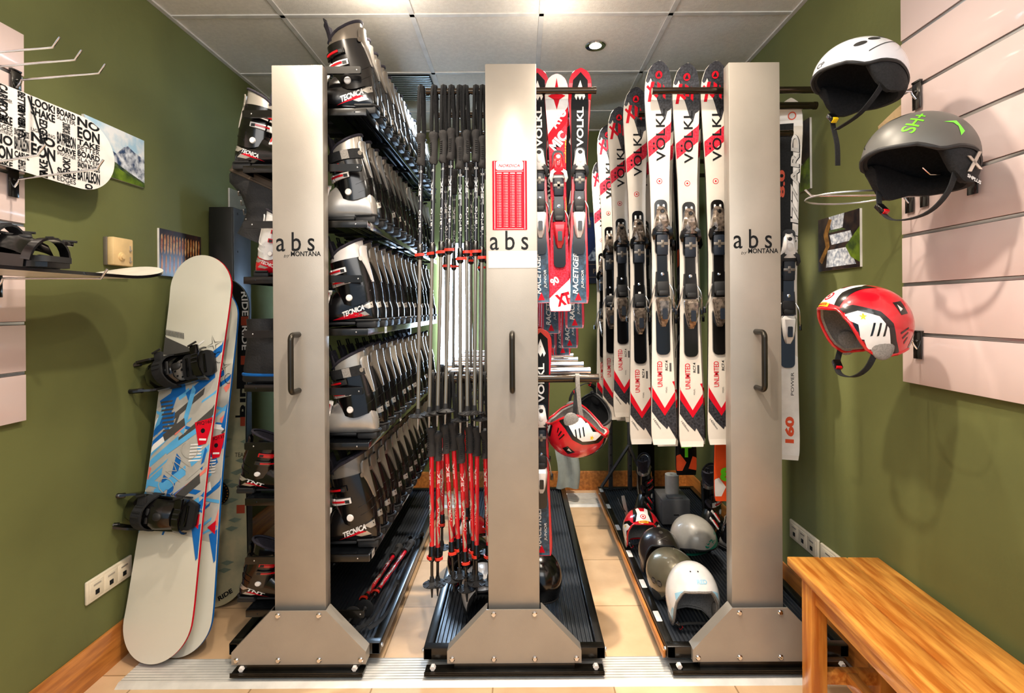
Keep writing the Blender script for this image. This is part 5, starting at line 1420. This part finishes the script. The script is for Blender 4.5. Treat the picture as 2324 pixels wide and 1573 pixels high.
# ================================================================ BENCH
WOODV = mat('varnished_pine_upright', '#e09a42', .35, coat=.25, noise=(4, .3), col2='#b5651f', stretch=(9, 9, .7), bump=(14, .12))
be = thing('wooden_bench', 'varnished pine bench with plank seat standing along the right wall', 'bench', (1.115, 1.40, 0), (0, 0, R(-2.0)))
hl = .66
for i, (x, w_) in enumerate(((-.108, .115), (.0, .095), (.105, .11))):
    MB().box((x, -.18, .485), (w_, 1.34, .03), bev=.004).build('seat_plank', WOODN, be)
for s in (-1, 1):
    for y in (.40, -.78):
        MB().box((s*.115, y, .235), (.055, .065, .47), bev=.004).build('leg', WOODV, be)
    MB().box((s*.115, -.19, .425), (.026, 1.12, .07), bev=.003).build('apron', WOODN, be)
for y in (.40, -.78):
    MB().box((0, y, .13), (.18, .03, .045), bev=.003).build('end_rail', WOODN, be); MB().box((0, y, .43), (.18, .028, .06), bev=.003).build('end_rail', WOODN, be)
MB().box((0, -.19, .13), (.035, 1.15, .045), bev=.003).build('stretcher', WOODN, be)
# ================================================================ LIGHT
def spot(x, y, z, e, colr, size=.05, ang=130, tx=0, ty=0):
    l = bpy.data.lights.new('spot', 'SPOT'); l.energy = e; l.color = colr; l.shadow_soft_size = size; l.spot_size = R(ang); l.spot_blend = .6
    o = bpy.data.objects.new('spot', l); col.objects.link(o); o.location = (x, y, z); o.rotation_euler = (R(tx), R(ty), 0); return o
def area(loc, rot, sx_, sy_, e, colr):
    l = bpy.data.lights.new('area', 'AREA'); l.shape = 'RECTANGLE'; l.size = sx_; l.size_y = sy_; l.energy = e; l.color = colr
    o = bpy.data.objects.new('area', l); col.objects.link(o); o.location = loc; o.rotation_euler = rot; return o
WARM = (1, .86, .70); COOL = (.62, .80, 1)
spot(-.86, 1.67, ZC-.03, 55, WARM, .03); spot(-.02, 1.0, ZC-.03, 120, WARM, .04); spot(.5, 1.67, ZC-.03, 45, WARM, .03); spot(.20, 1.74, ZC-.03, 110, (1, .93, .84), .04, 50)  # the last, narrow spot is added to brighten the floor rail
spot(.405, 2.73, ZC-.03, 260, WARM, .03, 100)
def glow(x, y, z, e, c):  # point lights added below the ceiling to brighten it, no fittings there
    l = bpy.data.lights.new('fill_glow', 'POINT'); l.energy = e; l.color = c; l.shadow_soft_size = .06
    o = bpy.data.objects.new('fill_glow', l); col.objects.link(o); o.location = (x, y, z)
glow(-.60, 2.22, 2.62, 4, (1, .88, .74)); glow(.16, 2.35, 2.60, 3, (1, .88, .74)); glow(.5, 1.2, 2.5, 9, (1, .9, .78)); glow(-.7, 1.2, 2.5, 9, (1, .9, .78))
area((-.5, YB-.03, 1.43), (R(90), 0, 0), .22, .9, 45, COOL)
area((-.42, 3.4, ZC-.08), (0, 0, 0), .5, .6, 16, COOL)
area((0, -.5, 2.5), (R(62), 0, 0), 2.6, 1.0, 40, (1, .94, .87))  # soft unseen fill light added behind the camera
w = bpy.data.worlds.new('w'); bpy.context.scene.world = w; w.use_nodes = True
w.node_tree.nodes['Background'].inputs[0].default_value = (.62, .80, 1, 1); w.node_tree.nodes['Background'].inputs[1].default_value = .7
sc = bpy.context.scene
sc.view_settings.view_transform = 'Standard'; sc.view_settings.look = 'None'; sc.view_settings.exposure = 0.0
sc.cycles.max_bounces = 6; sc.cycles.diffuse_bounces = 3; sc.cycles.glossy_bounces = 3; sc.cycles.transmission_bounces = 3
sc.cycles.caustics_reflective = False; sc.cycles.caustics_refractive = False; sc.cycles.sample_clamp_indirect = 5
